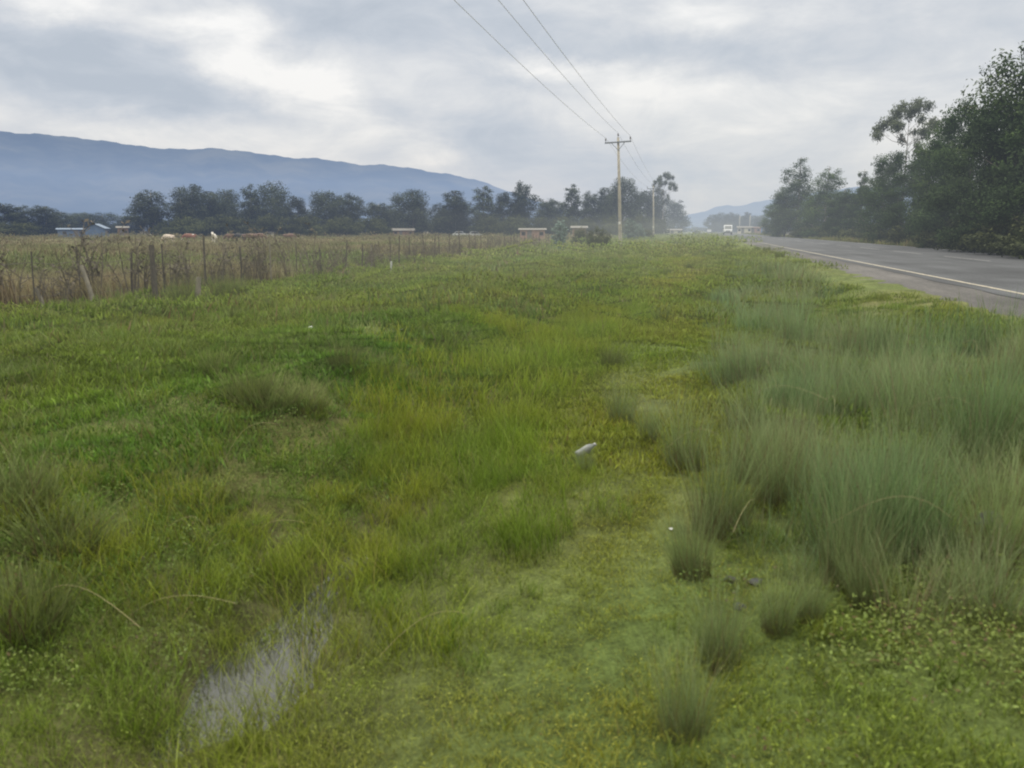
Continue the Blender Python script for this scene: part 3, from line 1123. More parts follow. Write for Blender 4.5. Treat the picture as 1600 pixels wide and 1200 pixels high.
# ------------------------------------------------------------------ trees
def crown(clumps, n, leaf, seed, flat=.0, aspect=2.2, shell=2.4):
    """clumps: (x,y,z,rx,rz,weight); leaves are small pointed quads spread through each clump"""
    r = np.random.default_rng(seed)
    cl = np.array([c if len(c) == 6 else (*c, 1) for c in clumps], float)
    p = cl[:, 3] ** 2 * cl[:, 4] ** .6 * cl[:, 5]; p /= p.sum()
    k = r.choice(len(cl), n, p=p)
    d = r.normal(0, 1, (n, 3)); d /= np.linalg.norm(d, axis=1)[:, None]
    q = r.uniform(0, 1, n) ** (1 / shell)
    lump = 1 + .22 * np.sin(d[:, 0] * 5 + k * 1.7) * np.sin(d[:, 1] * 5 + k) + .16 * np.sin(d[:, 2] * 9 + k * 2.3)
    off = d * (q * lump)[:, None]
    c = cl[k, :3] + off * np.stack([cl[k, 3], cl[k, 3], cl[k, 4]], 1)
    nrm = d + r.normal(0, .55, (n, 3)); nrm[:, 2] += .25
    nrm /= np.linalg.norm(nrm, axis=1)[:, None]
    u = np.cross(nrm, r.normal(0, 1, (n, 3))); u[:, 2] -= flat; u /= np.linalg.norm(u, axis=1)[:, None]
    v = np.cross(nrm, u)
    s = (leaf * r.uniform(.55, 1.35, n))[:, None]
    V = np.stack([c - u * s * .5, c + v * s / aspect * .5, c + u * s * .5, c - v * s / aspect * .5], 1).reshape(-1, 3)
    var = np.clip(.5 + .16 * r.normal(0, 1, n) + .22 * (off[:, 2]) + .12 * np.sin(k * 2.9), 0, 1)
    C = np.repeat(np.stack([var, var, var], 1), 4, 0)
    f = (np.arange(n) * 4)[:, None] + np.array([0, 1, 2, 3])
    return np_mesh('crown', V, [f], C)


def trunk_mesh(H, r0, clumps, seed, z_top=.92, bend=.03, limbs=8):
    rr = random.Random(seed)
    b = MB()
    k = 7
    pts = []
    ax, ay = rr.uniform(-bend, bend) * H, rr.uniform(-bend, bend) * H
    for i in range(k):
        u = i / (k - 1)
        pts.append((ax * math.sin(u * 2.2) + rr.uniform(-.004, .004) * H, ay * math.sin(u * 2.6), -.15 + u * (H * z_top + .15)))
    b.tube(pts, [r0 * (1.25 if i == 0 else 1 - .85 * i / (k - 1)) for i in range(k)], 8)
    for c in clumps[:limbs]:
        z = max(.12 * H, c[2] - c[4] * .4 - .12 * H * rr.uniform(.6, 1.2))
        u = min(.98, max(0, z / (H * z_top)))
        s = Vector((ax * math.sin(u * 2.2), ay * math.sin(u * 2.6), z))
        e = Vector(c[:3])
        m = s.lerp(e, .5) + Vector((0, 0, -.02 * H))
        r1 = r0 * (1 - .8 * u) * .55
        b.tube([s, m, e], [r1, r1 * .7, r1 * .25], 6)
        for j in range(2):
            e2 = e + Vector((rr.uniform(-1, 1) * c[3], rr.uniform(-1, 1) * c[3], rr.uniform(-.2, .8) * c[4]))
            b.tube([s.lerp(e, .6), e2], [r1 * .4, r1 * .1], 5)
    return b.mesh('trunk', smooth=True)


def shape(kind, H, seed):
    rr = random.Random(seed)
    cl = []
    if kind in ('oval', 'broad', 'cone', 'slim'):
        prof = {'oval': [(.08, .17), (.22, .22), (.4, .235), (.6, .23), (.78, .19), (.93, .11)],
                'broad': [(.08, .22), (.22, .30), (.42, .33), (.62, .32), (.8, .27), (.94, .15)],
                'cone': [(.06, .21), (.2, .23), (.4, .21), (.6, .18), (.8, .13), (.95, .06)],
                'slim': [(.08, .10), (.22, .13), (.42, .15), (.62, .13), (.80, .10), (.94, .05)]}[kind]
        n = {'oval': 30, 'broad': 38, 'cone': 30, 'slim': 24}[kind]
        for i in range(n):
            z = .06 + .88 * ((i + rr.random()) / n)
            R0 = np.interp(z, [p[0] for p in prof], [p[1] for p in prof])
            a = i * 2.4 + rr.uniform(-.5, .5)
            q = R0 * rr.uniform(.25, 1.0)
            cr = R0 * rr.uniform(.35, .62) + .02
            cl.append((q * math.cos(a) * H, q * math.sin(a) * H, z * H, cr * H, cr * H * rr.uniform(.6, .95)))
    elif kind == 'umbrella':
        for i in range(17):
            a = i * 2.4; q = .30 * math.sqrt((i + .5) / 17)
            z = .93 - q * q * 2.2 + rr.uniform(-.05, .02)
            cr = rr.uniform(.055, .085)
            cl.append((q * math.cos(a) * H, q * math.sin(a) * H, z * H, cr * H, cr * .75 * H))
        for i in range(5):
            a = i * 1.3; cl.append((.12 * math.cos(a) * H, .12 * math.sin(a) * H, (.5 + .05 * i) * H, .05 * H, .05 * H))
    elif kind == 'mass':
        for i in range(46):
            z = .03 + .88 * ((i + rr.random()) / 46)
            R0 = np.interp(z, [0, .15, .45, .7, .88, 1], [.34, .42, .43, .36, .22, .06])
            a = i * 2.4 + rr.uniform(-.6, .6)
            q = R0 * rr.uniform(.4, 1.0)
            cr = rr.uniform(.07, .15)
            cl.append((q * math.cos(a) * H, q * math.sin(a) * H, z * H, cr * H, cr * H * rr.uniform(.55, .9)))
    elif kind == 'bush':
        for i in range(16):
            a = i * 2.4; q = .55 * math.sqrt((i + .5) / 16)
            z = .18 + .62 * rr.random() * (1 - q * .6)
            cr = rr.uniform(.18, .3)
            cl.append((q * math.cos(a) * H, q * math.sin(a) * H, z * H, cr * H, cr * .85 * H))
    return cl


M_BARK = plain('eucalyptus_bark', (.20, .17, .14), .9, .35, 3, bump=.4)
M_BARKD = plain('dark_bark', (.07, .055, .045), .9, .3, 3, bump=.4)
M_EUC = leafy('eucalyptus_leaves', (.050, .062, .036), .16, .45, (1.15, 1.1, .9))
M_UMB = leafy('umbrella_leaves', (.085, .10, .06), .3, .5, (1.15, 1.1, .9))
M_EUCR = leafy('roadside_leaves', (.050, .080, .028), .22, .38, (1.35, 1.15, .6))
M_DARK = leafy('dark_evergreen_leaves', (.036, .060, .022), .14, .40, (1.3, 1.25, .8))
M_BLUE = leafy('young_blue_leaves', (.135, .185, .165), .2, .55, (1.1, 1.05, 1.0))
M_BUSH = leafy('bush_leaves', (.050, .060, .024), .2, .45, (1.25, 1.1, .7))


def make_tree(name, kind, H, n, leaf, seed, m_leaf, m_bark, r0=None, z_top=.92, limbs=8, shell=2.4):
    root = empty(name)
    cl = shape(kind, H, seed)
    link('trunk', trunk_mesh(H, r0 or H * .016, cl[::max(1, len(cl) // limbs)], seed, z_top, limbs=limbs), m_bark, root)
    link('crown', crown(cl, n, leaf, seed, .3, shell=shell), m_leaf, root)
    root['_H'] = H
    return root


TP = {}
TP['oval'] = [make_tree('eucalyptus_tree', 'oval', 14, 15000, .36, 300 + i, M_EUC, M_BARK) for i in range(6)]
TP['broad'] = [make_tree('eucalyptus_tree', 'broad', 14, 18000, .38, 310 + i, M_EUC, M_BARK) for i in range(4)]
TP['cone'] = [make_tree('eucalyptus_tree', 'cone', 14, 13000, .35, 330 + i * 3, M_EUC, M_BARK) for i in range(3)]
TP['slim'] = [make_tree('eucalyptus_tree', 'slim', 14, 8000, .36, 330, M_EUC, M_BARK)]
TP['umbrella'] = [make_tree('eucalyptus_tree', 'umbrella', 14, 9000, .25, 340, M_UMB, M_BARK, .16, .80, 16, 1.6)]
TP['bush'] = [make_tree('bush', 'bush', 4, 5000, .26, 350 + i, M_BUSH, M_BARKD, .05, .5, 5) for i in range(3)]
TP['mass'] = [make_tree('roadside_tree', 'mass', 11, 36000, .21, 360 + i, M_DARK, M_BARKD, .16, .8, 12, 2.0) for i in range(3)]
TP['road_oval'] = [make_tree('roadside_tree', 'oval', 12, 26000, .21, 370 + i, M_EUCR, M_BARK, None, .95, 12, 2.0) for i in range(2)]
TP['road_slim'] = [make_tree('roadside_tree', 'slim', 12, 16000, .22, 380 + i, M_EUCR, M_BARK, None, .97, 12, 2.0) for i in range(2)]
TP['road_cone'] = [make_tree('roadside_tree', 'cone', 12, 18000, .22, 384 + i, M_EUCR, M_BARK, None, .97, 12, 2.0) for i in range(2)]
TP['young'] = [make_tree('young_eucalyptus', 'cone', 4, 2400, .24, 390, M_BLUE, M_BARK, .05)]
_cnt = {}


def grow(kind, px, top, dist, width, label, group, cat='tree', base=None, rz=None):
    """width and top as seen in the photograph at a given distance"""
    x, y = along(px, dist)
    H = height_to(px, top, x, y)
    i = _cnt.get(kind, 0); _cnt[kind] = i + 1
    proto = TP[kind][i % len(TP[kind])]
    h0 = proto['_H']
    half = {'oval': .29, 'broad': .40, 'cone': .27, 'slim': .19, 'umbrella': .38, 'bush': .78, 'mass': .52, 'road_oval': .29, 'road_slim': .19, 'road_cone': .25, 'young': .27}[kind]
    wide = width * {'oval': 1.28, 'broad': 1.2, 'cone': 1.35, 'slim': 1.3, 'bush': 1.15}.get(kind, 1.0) / 1230 * dist
    sz = H / (h0 * .985)
    sx = wide / (2 * half * h0)
    return place(proto, label, cat, group, (x, y, tz(x, y) - .05), rz if rz is not None else random.uniform(0, 6.28), (sx, sx, sz))


ORD = ['first', 'second', 'third', 'fourth', 'fifth', 'sixth', 'seventh', 'eighth', 'ninth', 'tenth', 'eleventh', 'twelfth', 'thirteenth', 'fourteenth', 'fifteenth', 'sixteenth', 'seventeenth', 'eighteenth', 'nineteenth', 'twentieth']
G_LINE = 'eucalyptus trees lining the far side of the meadow'
for k, (kind, px, top, dist, w, lab) in enumerate([
    ('oval', -62, 306, 225, 52, 'dark tree just past the left end of the tree line'),
    ('broad', -25, 312, 225, 60, 'dark broad tree cut by the left picture edge'),
    ('oval', 8, 316, 225, 48, 'dark round-topped tree at the left end of the tree line'),
    ('oval', 38, 321, 225, 34, 'dark tree second from the left end of the tree line'),
    ('oval', 72, 319, 225, 36, 'upright dark tree standing left of the blue shed'),
    ('oval', 97, 329, 240, 30, 'low dark tree touching the left end of the blue shed'),
    ('broad', 125, 331, 290, 54, 'low hazy tree rising behind the blue shed'),
    ('broad', 163, 332, 290, 52, 'rounded hazy tree behind the raised end of the blue shed'),
    ('broad', 205, 337, 270, 46, 'low hazy tree between blue shed and lone tall tree'),
    ('oval', 239, 295, 215, 47, 'lone tall round-crowned tree above the pale grazing cow'),
    ('cone', 283, 306, 212, 38, 'ragged dark tree right of the lone tall tree'),
    ('broad', 303, 288, 218, 52, 'tall broad-crowned tree above the white cow'),
    ('oval', 330, 296, 224, 40, 'tree in the dense stand above the white cow'),
    ('broad', 356, 294, 220, 46, 'tree with wide flat top above the brown cows'),
    ('cone', 394, 286, 218, 36, 'pointed tree above the right end of the brown cows'),
    ('broad', 428, 284, 218, 52, 'tallest double-topped tree in the left half of the line'),
    ('oval', 466, 306, 222, 36, 'lower tree right of the double-topped tree'),
    ('broad', 509, 298, 218, 62, 'broad dome-shaped tree in the middle of the line'),
    ('oval', 549, 302, 220, 42, 'tree right of the broad dome-shaped tree'),
    ('oval', 592, 314, 226, 44, 'low tree left of the long pale roof'),
    ('broad', 646, 296, 220, 62, 'wide tree directly behind the long pale roof'),
    ('oval', 612, 318, 240, 34, 'lower tree half hidden left behind the wide tree'),
    ('oval', 686, 316, 244, 34, 'low hazy tree in the dip right of the wide tree'),
    ('oval', 711, 295, 222, 46, 'upright tree above the two white parked cars'),
    ('cone', 758, 287, 220, 42, 'spire-topped tree right of the white parked cars'),
    ('oval', 787, 299, 222, 36, 'tree right of the spire-topped tree'),
    ('oval', 816, 284, 224, 36, 'tall round tree above the low brown shed'),
    ('oval', 853, 308, 236, 38, 'low pale tree behind the young blue-grey eucalyptus'),
    ('slim', 892, 286, 222, 32, 'narrow tall tree left of the front power pole'),
    ('oval', 870, 312, 260, 36, 'hazy low tree behind the narrow tall tree'),
    ('oval', 921, 297, 226, 32, 'rounded tree just left of the front power pole'),
    ('oval', 944, 290, 228, 34, 'dark tree touching the left side of the front power pole'),
    ('broad', 974, 275, 214, 54, 'big rounded tree right behind the front power pole'),
    ('oval', 1001, 297, 222, 40, 'dark tree between the front two power poles'),
    ('oval', 1024, 291, 230, 30, 'dark leafy tree behind the second power pole'),
    ('oval', 1053, 310, 300, 34, 'round-topped tree at the right end of the tree line')]):
    grow(kind, px, top, dist, w, lab, G_LINE)
grow('umbrella', 1036, 264, 205, 46, 'umbrella-crowned tree on a bare trunk above the second power pole', None)
for px, top, d, w in [(-40, 342, 205, 70), (22, 344, 208, 60), (262, 338, 207, 40), (300, 334, 205, 66), (345, 332, 206, 60), (385, 334, 205, 60), (425, 332, 206, 56), (462, 333, 206, 60), (500, 334, 205, 66), (545, 334, 206, 60), (585, 335, 207, 56), (618, 337, 232, 50), (655, 334, 235, 60), (695, 334, 230, 60), (735, 333, 226, 56), (770, 333, 208, 60), (808, 333, 212, 50), (845, 333, 215, 60), (885, 334, 205, 44), (915, 336, 190, 40), (960, 330, 180, 46), (1000, 332, 190, 50), (1025, 335, 200, 40)]:
    grow('bush', px, top, d, w, 'low dark bush filling the gap under the far line of trees', 'bushes under the tree line', 'bush')
grow('young', 875, 341, 62, 34, 'young blue-grey eucalyptus in the fence left of the dark bush', 'young blue-grey eucalyptus')
grow('young', 985, 338, 96, 28, 'young blue-grey eucalyptus just right of the front power pole', 'young blue-grey eucalyptus')
grow('young', 998, 347, 104, 26, 'small pale eucalyptus beside the one right of the front pole', 'young blue-grey eucalyptus')
grow('bush', 935, 346, 58, 36, 'dark green bush at the fence end left of front power pole', None, 'bush')
grow('bush', 912, 352, 72, 40, 'olive bush behind the dark bush at the fence', None, 'bush')
grow('bush', 1008, 354, 110, 40, 'low dark bush left of the second power pole base', None, 'bush')

# far right-hand side
for kind, px, top, d, w, lab in [
    ('oval', 1112, 334, 420, 20, 'small hazy tree at the left end of the far group beyond the van'),
    ('broad', 1127, 332, 420, 24, 'hazy tree above the white van, left of its roof'),
    ('oval', 1143, 331, 420, 22, 'hazy tree directly above the white van'),
    ('oval', 1166, 330, 410, 16, 'hazy tree between the two far concrete poles'),
    ('broad', 1155, 337, 430, 30, 'hazy low tree behind the left far concrete pole'),
    ('broad', 1185, 336, 400, 30, 'hazy tree above the blue kiosk')]:
    grow(kind, px, top, d, w, lab, 'hazy trees beyond the roadside shops')
for px, top, w in [(1066, 355, 22), (1082, 353, 24), (1098, 354, 22), (1114, 352, 26), (1092, 357, 30)]:
    grow('bush', px, top, 640, w, 'bluish far-off bush on the skyline at the road end', 'far-off bushes at the road end', 'bush')
G_R = 'trees standing along the right side of the road'
for kind, px, top, d, w, lab in [
    ('road_oval', 1207, 316, 150, 40, 'low leafy tree at the left end of the roadside trees, right of the blue kiosk'),
    ('road_cone', 1243, 243, 130, 66, 'tall slim tree with a knobbly top at the far end of the roadside trees'),
    ('road_oval', 1226, 290, 134, 50, 'leafy tree wrapped round the foot of the tall slim tree'),
    ('road_cone', 1290, 257, 112, 66, 'tall thin-topped tree second from the far end of the roadside trees'),
    ('road_oval', 1276, 300, 120, 60, 'bushy tree between the two tall slim roadside trees'),
    ('road_oval', 1316, 292, 108, 66, 'leafy tree filling the dip right of the second tall roadside tree'),
    ('mass', 1332, 296, 98, 96, 'dense dark rounded tree below the small spiky top'),
    ('road_slim', 1342, 262, 98, 34, 'narrow spiky-topped tree left of the umbrella-crowned tree'),
    ('road_oval', 1372, 252, 84, 62, 'tree with feathery top under the left side of the umbrella crown'),
    ('mass', 1402, 232, 74, 120, 'dense tree filling the space beneath the umbrella-crowned tree'),
    ('mass', 1452, 222, 62, 130, 'dense dark tree right of the umbrella-crowned trunk'),
    ('road_oval', 1468, 180, 58, 96, 'tall leafy tree overtopping the dense trees right of the umbrella crown'),
    ('mass', 1512, 150, 52, 150, 'large dark dome-shaped tree in the middle of the near roadside mass'),
    ('road_oval', 1550, 142, 48, 120, 'leafy dark tree between the dome-shaped tree and the tallest tree'),
    ('mass', 1570, 160, 43, 190, 'dense dark tree with branches down to the ground beneath the tallest tree'),
    ('road_oval', 1602, 36, 44, 175, 'tallest roadside tree rising at the right picture edge'),
    ('mass', 1668, 120, 38, 210, 'dense dark tree mostly beyond the right picture edge'),
    ('mass', 1755, 80, 34, 240, 'dark tree outside the right picture edge')]:
    grow(kind, px, top, d, w, lab, G_R)
grow('umbrella', 1404, 146, 82, 112, 'tall umbrella-crowned tree with bare forked trunk above the roadside trees', None)
for px, top, d, w in [(1262, 350, 118, 50), (1305, 348, 106, 60), (1345, 345, 92, 70), (1395, 340, 76, 80), (1440, 338, 64, 90), (1490, 335, 54, 100), (1545, 330, 46, 120), (1600, 325, 40, 130), (1660, 322, 36, 140)]:
    grow('bush', px, top, d - 1.5, w, 'dark undergrowth bush at the foot of the roadside trees', 'undergrowth along the right roadside trees', 'bush')

# slim grey saplings standing along the foot of the right-hand trees
def make_sapling(seed):
    rr = random.Random(seed)
    b = MB()
    b.tube([(0, 0, -.1), (rr.uniform(-.05, .05), 0, 1.0), (rr.uniform(-.15, .15), rr.uniform(-.1, .1), 2.3)], [.035, .028, .015], 6)
    for j in range(3):
        z = rr.uniform(1, 2.1); a = rr.uniform(0, 6.28)
        b.tube([(0, 0, z), (.3 * math.cos(a), .3 * math.sin(a), z + .4)], [.012, .005], 5)
    return b.build('sapling', M_SAPL)


M_SAPL = plain('grey_stem', (.13, .12, .10), .9, .3, 4)
SP = [make_sapling(i) for i in range(3)]
for k in range(22):
    t = 36 + k * 3.1 + random.uniform(-1, 1)
    x, y = W(16.2 + random.uniform(-.3, .3), t)
    place(SP[k % 3], 'thin bare grey sapling under the dark trees along the right roadside', 'sapling', 'bare saplings under the roadside trees', (x, y, tz(x, y)), random.uniform(0, 6), random.uniform(.7, 1.15))

# ------------------------------------------------------------------ power poles and cables
M_POLE = plain('weathered_pole_wood', (.34, .31, .25), .85, .22, 5, bump=.3, dirt=(.24, .22, .18))
M_CONC = plain('pale_concrete', (.42, .40, .36), .9, .15, 4)
M_STEEL = plain('galvanised_steel', (.22, .23, .24), .5, .2, 8, metal=.5)
M_INS = plain('insulator_porcelain', (.10, .075, .065), .3, .15, 5)
M_CABLE = plain('cable_aluminium', (.5, .5, .5), .6, .1, 5)
PH = 8.9


def make_pole():
    root = empty('power_pole')
    b = MB()
    b.tube([(0, 0, -.4), (0, 0, 0), (.02, 0, 4), (0, 0, PH)], [.165, .155, .125, .095], 14)
    b.build('pole', M_POLE, root, smooth=True)
    b = MB()
    b.box((0, -.15, PH - .38), (2.1, .09, .11))
    b.build('crossarm', M_STEEL, root)
    b = MB()
    for s in (-1, 1): b.tube([(s * .55, -.13, PH - .40), (0, -.12, PH - 1.0)], .022, 6)
    b.build('brace', M_STEEL, root)
    for dx, z in ((-.98, PH - .325), (0, PH + .0), (.98, PH - .325)):
        b = MB()
        b.tube([(dx, -.15 if dx else 0, z), (dx, -.15 if dx else 0, z + .14)], .02, 6)
        b.lathe([(0, .10), (.055, .11), (.06, .16), (.035, .18), (.055, .21), (.05, .26), (.025, .29), (.04, .31), (0, .34)], 12, Matrix.Translation((dx, -.15 if dx else 0, z)))
        b.build('insulator', M_INS, root, smooth=True)
    b = MB()
    b.box((.0, -.145, 2.2), (.16, .012, .22))
    b.build('number_plate', M_PLATE, root)
    b = MB(); b.lathe([(.134, 2.5), (.136, 2.5), (.136, 2.56), (.134, 2.56)], 14)
    b.build('band', M_STEEL, root)
    b = MB(); b.lathe([(.118, 5.2), (.121, 5.2), (.121, 5.27), (.118, 5.27)], 14)
    b.build('band', M_STEEL, root)
    return root


M_PLATE = plain('white_plate', (.62, .60, .55), .6, .1, 4)
PP = make_pole()
POLES = []
pole_labels = ['nearest wooden power pole with steel crossarm left of the road', 'second wooden power pole left of the road, in front of the dark trees',
               'third power pole along the road, below the umbrella-crowned tree', 'fourth power pole, half hidden behind the third', 'fifth distant power pole in front of the round-topped tree', 'farthest small power pole near the low roadside stall']
for k, (px, d) in enumerate([(970, 66), (1021.5, 138), (1038.5, 232), (1045, 330), (1053.5, 430), (1058, 540)]):
    x, y = along(px, d)
    rz = -AZ + (.0 if k else .0)
    o = place(PP, pole_labels[k], 'power pole', 'power poles along the left verge', (x, y, tz(x, y)), rz, 1, (0, R(-2.6) if k == 0 else R(-2.0) if k == 1 else R(random.uniform(-1, 1))))
    POLES.append(o)
x, y = W(-6.4, -9.0)
POLES.insert(0, place(PP, 'wooden power pole standing behind the viewer', 'power pole', 'power poles along the left verge', (x, y, tz(x, y)), -AZ, 1.04))
bpy.context.view_layer.update()
for w, (dx, z, lab) in enumerate(((-.98, PH + .02, 'left overhead power cable running to the nearest pole'), (0, PH + .34, 'middle overhead power cable running to the nearest pole'), (.98, PH + .02, 'right overhead power cable running to the nearest pole'))):
    b = MB()
    for a, c in zip(POLES[:-1], POLES[1:]):
        p = a.matrix_basis @ Vector((dx, -.15 if dx else 0, z)); q = c.matrix_basis @ Vector((dx, -.15 if dx else 0, z))
        n = 36
        sag = .62 * ((q - p).length / 70) ** 2 * .9
        b.tube([p.lerp(q, i / n) - Vector((0, 0, sag * 4 * (i / n) * (1 - i / n))) for i in range(n + 1)], .010, 6)
    tag(b.build('power_cable', M_CABLE, smooth=True), lab, 'cable', 'overhead power cables')


def make_post_pole():
    b = MB()
    b.tube([(0, 0, -.2), (0, 0, 8)], [.17, .11], 10)
    return b.build('concrete_pole', M_CONC, smooth=True)


CP = make_post_pole()
for px, d, lab in ((1155, 300, 'left pale concrete pole by the far roadside shops'), (1171, 285, 'right pale concrete pole by the far roadside shops')):
    x, y = along(px, d)
    place(CP, lab, 'pole', 'pale poles by the roadside shops', (x, y, tz(x, y)), 0, .8)

# ------------------------------------------------------------------ fence, posts and dry weeds along it
M_POST = plain('grey_fence_wood', (.085, .074, .060), .9, .35, 7, bump=.4)
M_POSTL = plain('pale_fence_wood', (.19, .17, .13), .9, .3, 7, bump=.4)
M_WIRE = plain('rusty_wire', (.10, .085, .07), .7, .2, 6)
M_STALK = plain('dry_stalk', (.115, .098, .075), .95, .35, 6)


def fence_s(t):
    return np.interp(t, [5, 12, 30, 60, 75], [-13.1, -13.0, -13.2, -13.6, -13.0])


def make_fence():
    root = empty('wire_fence', (*W(-13, 20), 0))
    tag(root, 'sagging wire fence on crooked wooden posts between green verge and brown meadow', 'fence')
    inv = Vector(root.location)
    rr = random.Random(5)
    heads = []
    t = 4.0
    while t < 74:
        x, y = W(float(fence_s(t)) + rr.uniform(-.12, .12), t)
        h = rr.uniform(1.15, 1.6); r0 = rr.uniform(.014, .03)
        lx, ly = rr.gauss(0, .05), rr.gauss(0, .05)
        z = tz(x, y)
        b = MB()
        b.tube([(x, y, z - .2), (x + lx * .5, y + ly * .4, z + h * .5), (x + lx, y + ly, z + h)], [r0 * 1.1, r0, r0 * .9], 8)
        o = b.build('post', M_POST if rr.random() < .9 else M_POSTL, root, smooth=False)
        o.location = -inv
        heads.append((x, y, z, lx, ly))
        t += rr.uniform(1.2, 2.0)
    for hgt in (.35, .7, 1.0):
        b = MB()
        for p, q in zip(heads[:-1], heads[1:]):
            a = Vector((p[0] + p[3] * hgt / 1.2 - .05, p[1], p[2] + hgt)); c = Vector((q[0] + q[3] * hgt / 1.2 - .05, q[1], q[2] + hgt))
            b.tube([a, a.lerp(c, .5) - Vector((0, 0, .05)), c], .006, 5, cap=False)
        o = b.build('wire', M_WIRE, root)
        o.location = -inv


make_fence()


def leaning(px, py, L, r, lean_px, label, mat):
    x, y = spot(px, py)
    z = tz(x, y)
    b = MB()
    b.tube([(0, 0, -.25), (lean_px * .5, .02, L * .5), (lean_px, .05, L)], [r * 1.15, r, r * .85], 9)
    o = b.build('fence_post', mat)
    o.location = (x, y, z)
    tag(o, label, 'post')


leaning(153, 486, .95, .045, -.28, 'pale wooden post leaning left at the fence, nearest the left edge group', M_POSTL)
leaning(74, 488, .50, .04, -.22, 'short pale stake leaning left in the weeds near the left edge', M_POSTL)
leaning(308, 478, .66, .065, .07, 'stout pale post stump between the two dark weed clumps', M_POSTL)
leaning(244, 474, 1.35, .06, -.02, 'tall thick dark post left of the dark weed clumps', M_POST)
x, y = spot(611, 428)
b = MB(); b.box((0, 0, .24), (.08, .08, .52), top=(.85, .85))
o = b.build('marker_post', plain('white_post_paint', (.42, .42, .40), .6, .12, 6), bevel=.012)
o.location = (x, y, tz(x, y)); o.rotation_euler = (0, R(3), .3)
tag(o, 'short white marker post in front of the fence', 'post')


def make_stalk(seed, H, n):
    rr = random.Random(seed)
    b = MB()
    for i in range(n):
        a = rr.uniform(0, 6.28); q = rr.uniform(0, .14); l = rr.uniform(.05, .34)
        hh = H * rr.uniform(.6, 1.05)
        p0 = Vector((q * math.cos(a), q * math.sin(a), -.05))
        p1 = p0 + Vector((l * math.cos(a) * .4, l * math.sin(a) * .4, hh * .55))
        p2 = p0 + Vector((l * math.cos(a + .4), l * math.sin(a + .4), hh))
        b.tube([p0, p1, p2], [.012, .009, .004], 5)
        for j in range(6):
            u = rr.uniform(.3, 1); p = p0.lerp(p1, u * 2) if u < .5 else p1.lerp(p2, u * 2 - 1)
            a2 = rr.uniform(0, 6.28); m = rr.uniform(.08, .26)
            e = p + Vector((m * math.cos(a2), m * math.sin(a2), m * rr.uniform(.4, 1.2)))
            b.tube([p, e], [.006, .003], 4)
            for q2 in range(3):
                f = p.lerp(e, rr.uniform(.4, 1))
                s = rr.uniform(.02, .045)
                d = Vector((rr.uniform(-1, 1), rr.uniform(-1, 1), rr.uniform(-.3, 1))) * s
                d2 = Vector((rr.uniform(-1, 1), rr.uniform(-1, 1), rr.uniform(-1, 1))) * s * .6
                b.add([f, f + d + d2, f + d * 2, f + d - d2], [(0, 1, 2, 3)])
    return b.build('dry_weed', M_STALK)


WEED = [make_stalk(400 + i, 1.15, 5) for i in range(4)]
rr = random.Random(9)
for k in range(150):
    t = 3.5 + 68 * (k / 150) ** 1.25 + rr.uniform(-.4, .4)
    s = float(fence_s(t)) + rr.gauss(-.15, .4)
    x, y = W(s, t)
    place(WEED[k % 4], 'dry brown leafless weed standing along the wire fence', 'weed', 'dry weeds along the fence', (x, y, tz(x, y)), rr.uniform(0, 6), rr.uniform(.55, 1.12) * (1.3 if 11 < t < 26 and k % 2 else 1), (rr.gauss(0, .07), rr.gauss(0, .07)))


# ------------------------------------------------------------------ tussocks one can point at
def make_tussock(name, seed, n, r, h, w, flare, mat, segs=4):
    me = np_mesh(name, *blades(n, r, h, w, .26, .3, seed, segs, .8, flare))
    return link(name, me, mat)


M_TUSS = grassy('tussock_blades', (.088, .070, .030), (.152, .204, .070), (.246, .290, .132), .3, dry=(.24, .18, .09), dry_amt=.13)
M_TUSSD = grassy('dark_tussock_blades', (.066, .062, .022), (.112, .142, .040), (.185, .212, .070), .25, dry=(.15, .11, .06), dry_amt=.12)
for m_ in (M_TUSS, M_TUSSD):      # single objects, not scattered: no place tint
    nt = m_.node_tree
    for n_ in nt.nodes:
        if n_.type == 'ATTRIBUTE' and n_.attribute_name == 'tint':
            for l in list(n_.outputs['Alpha'].links): nt.links.remove(l)
            for n2_ in nt.nodes:
                if n2_.type == 'MIX' and any(l.from_node == n_ for i in n2_.inputs for l in i.links):
                    n2_.inputs['Factor'].default_value = 0
TU = [make_tussock('grass_tussock', 500 + i, 520, .12, .50, .0026, .26, M_TUSS, 5) for i in range(3)]
TD = [make_tussock('grass_tussock', 510 + i, 520, .17, .36, .0045, .32, M_TUSSD, 4) for i in range(3)]
GT = 'single grass tussocks on the verge'
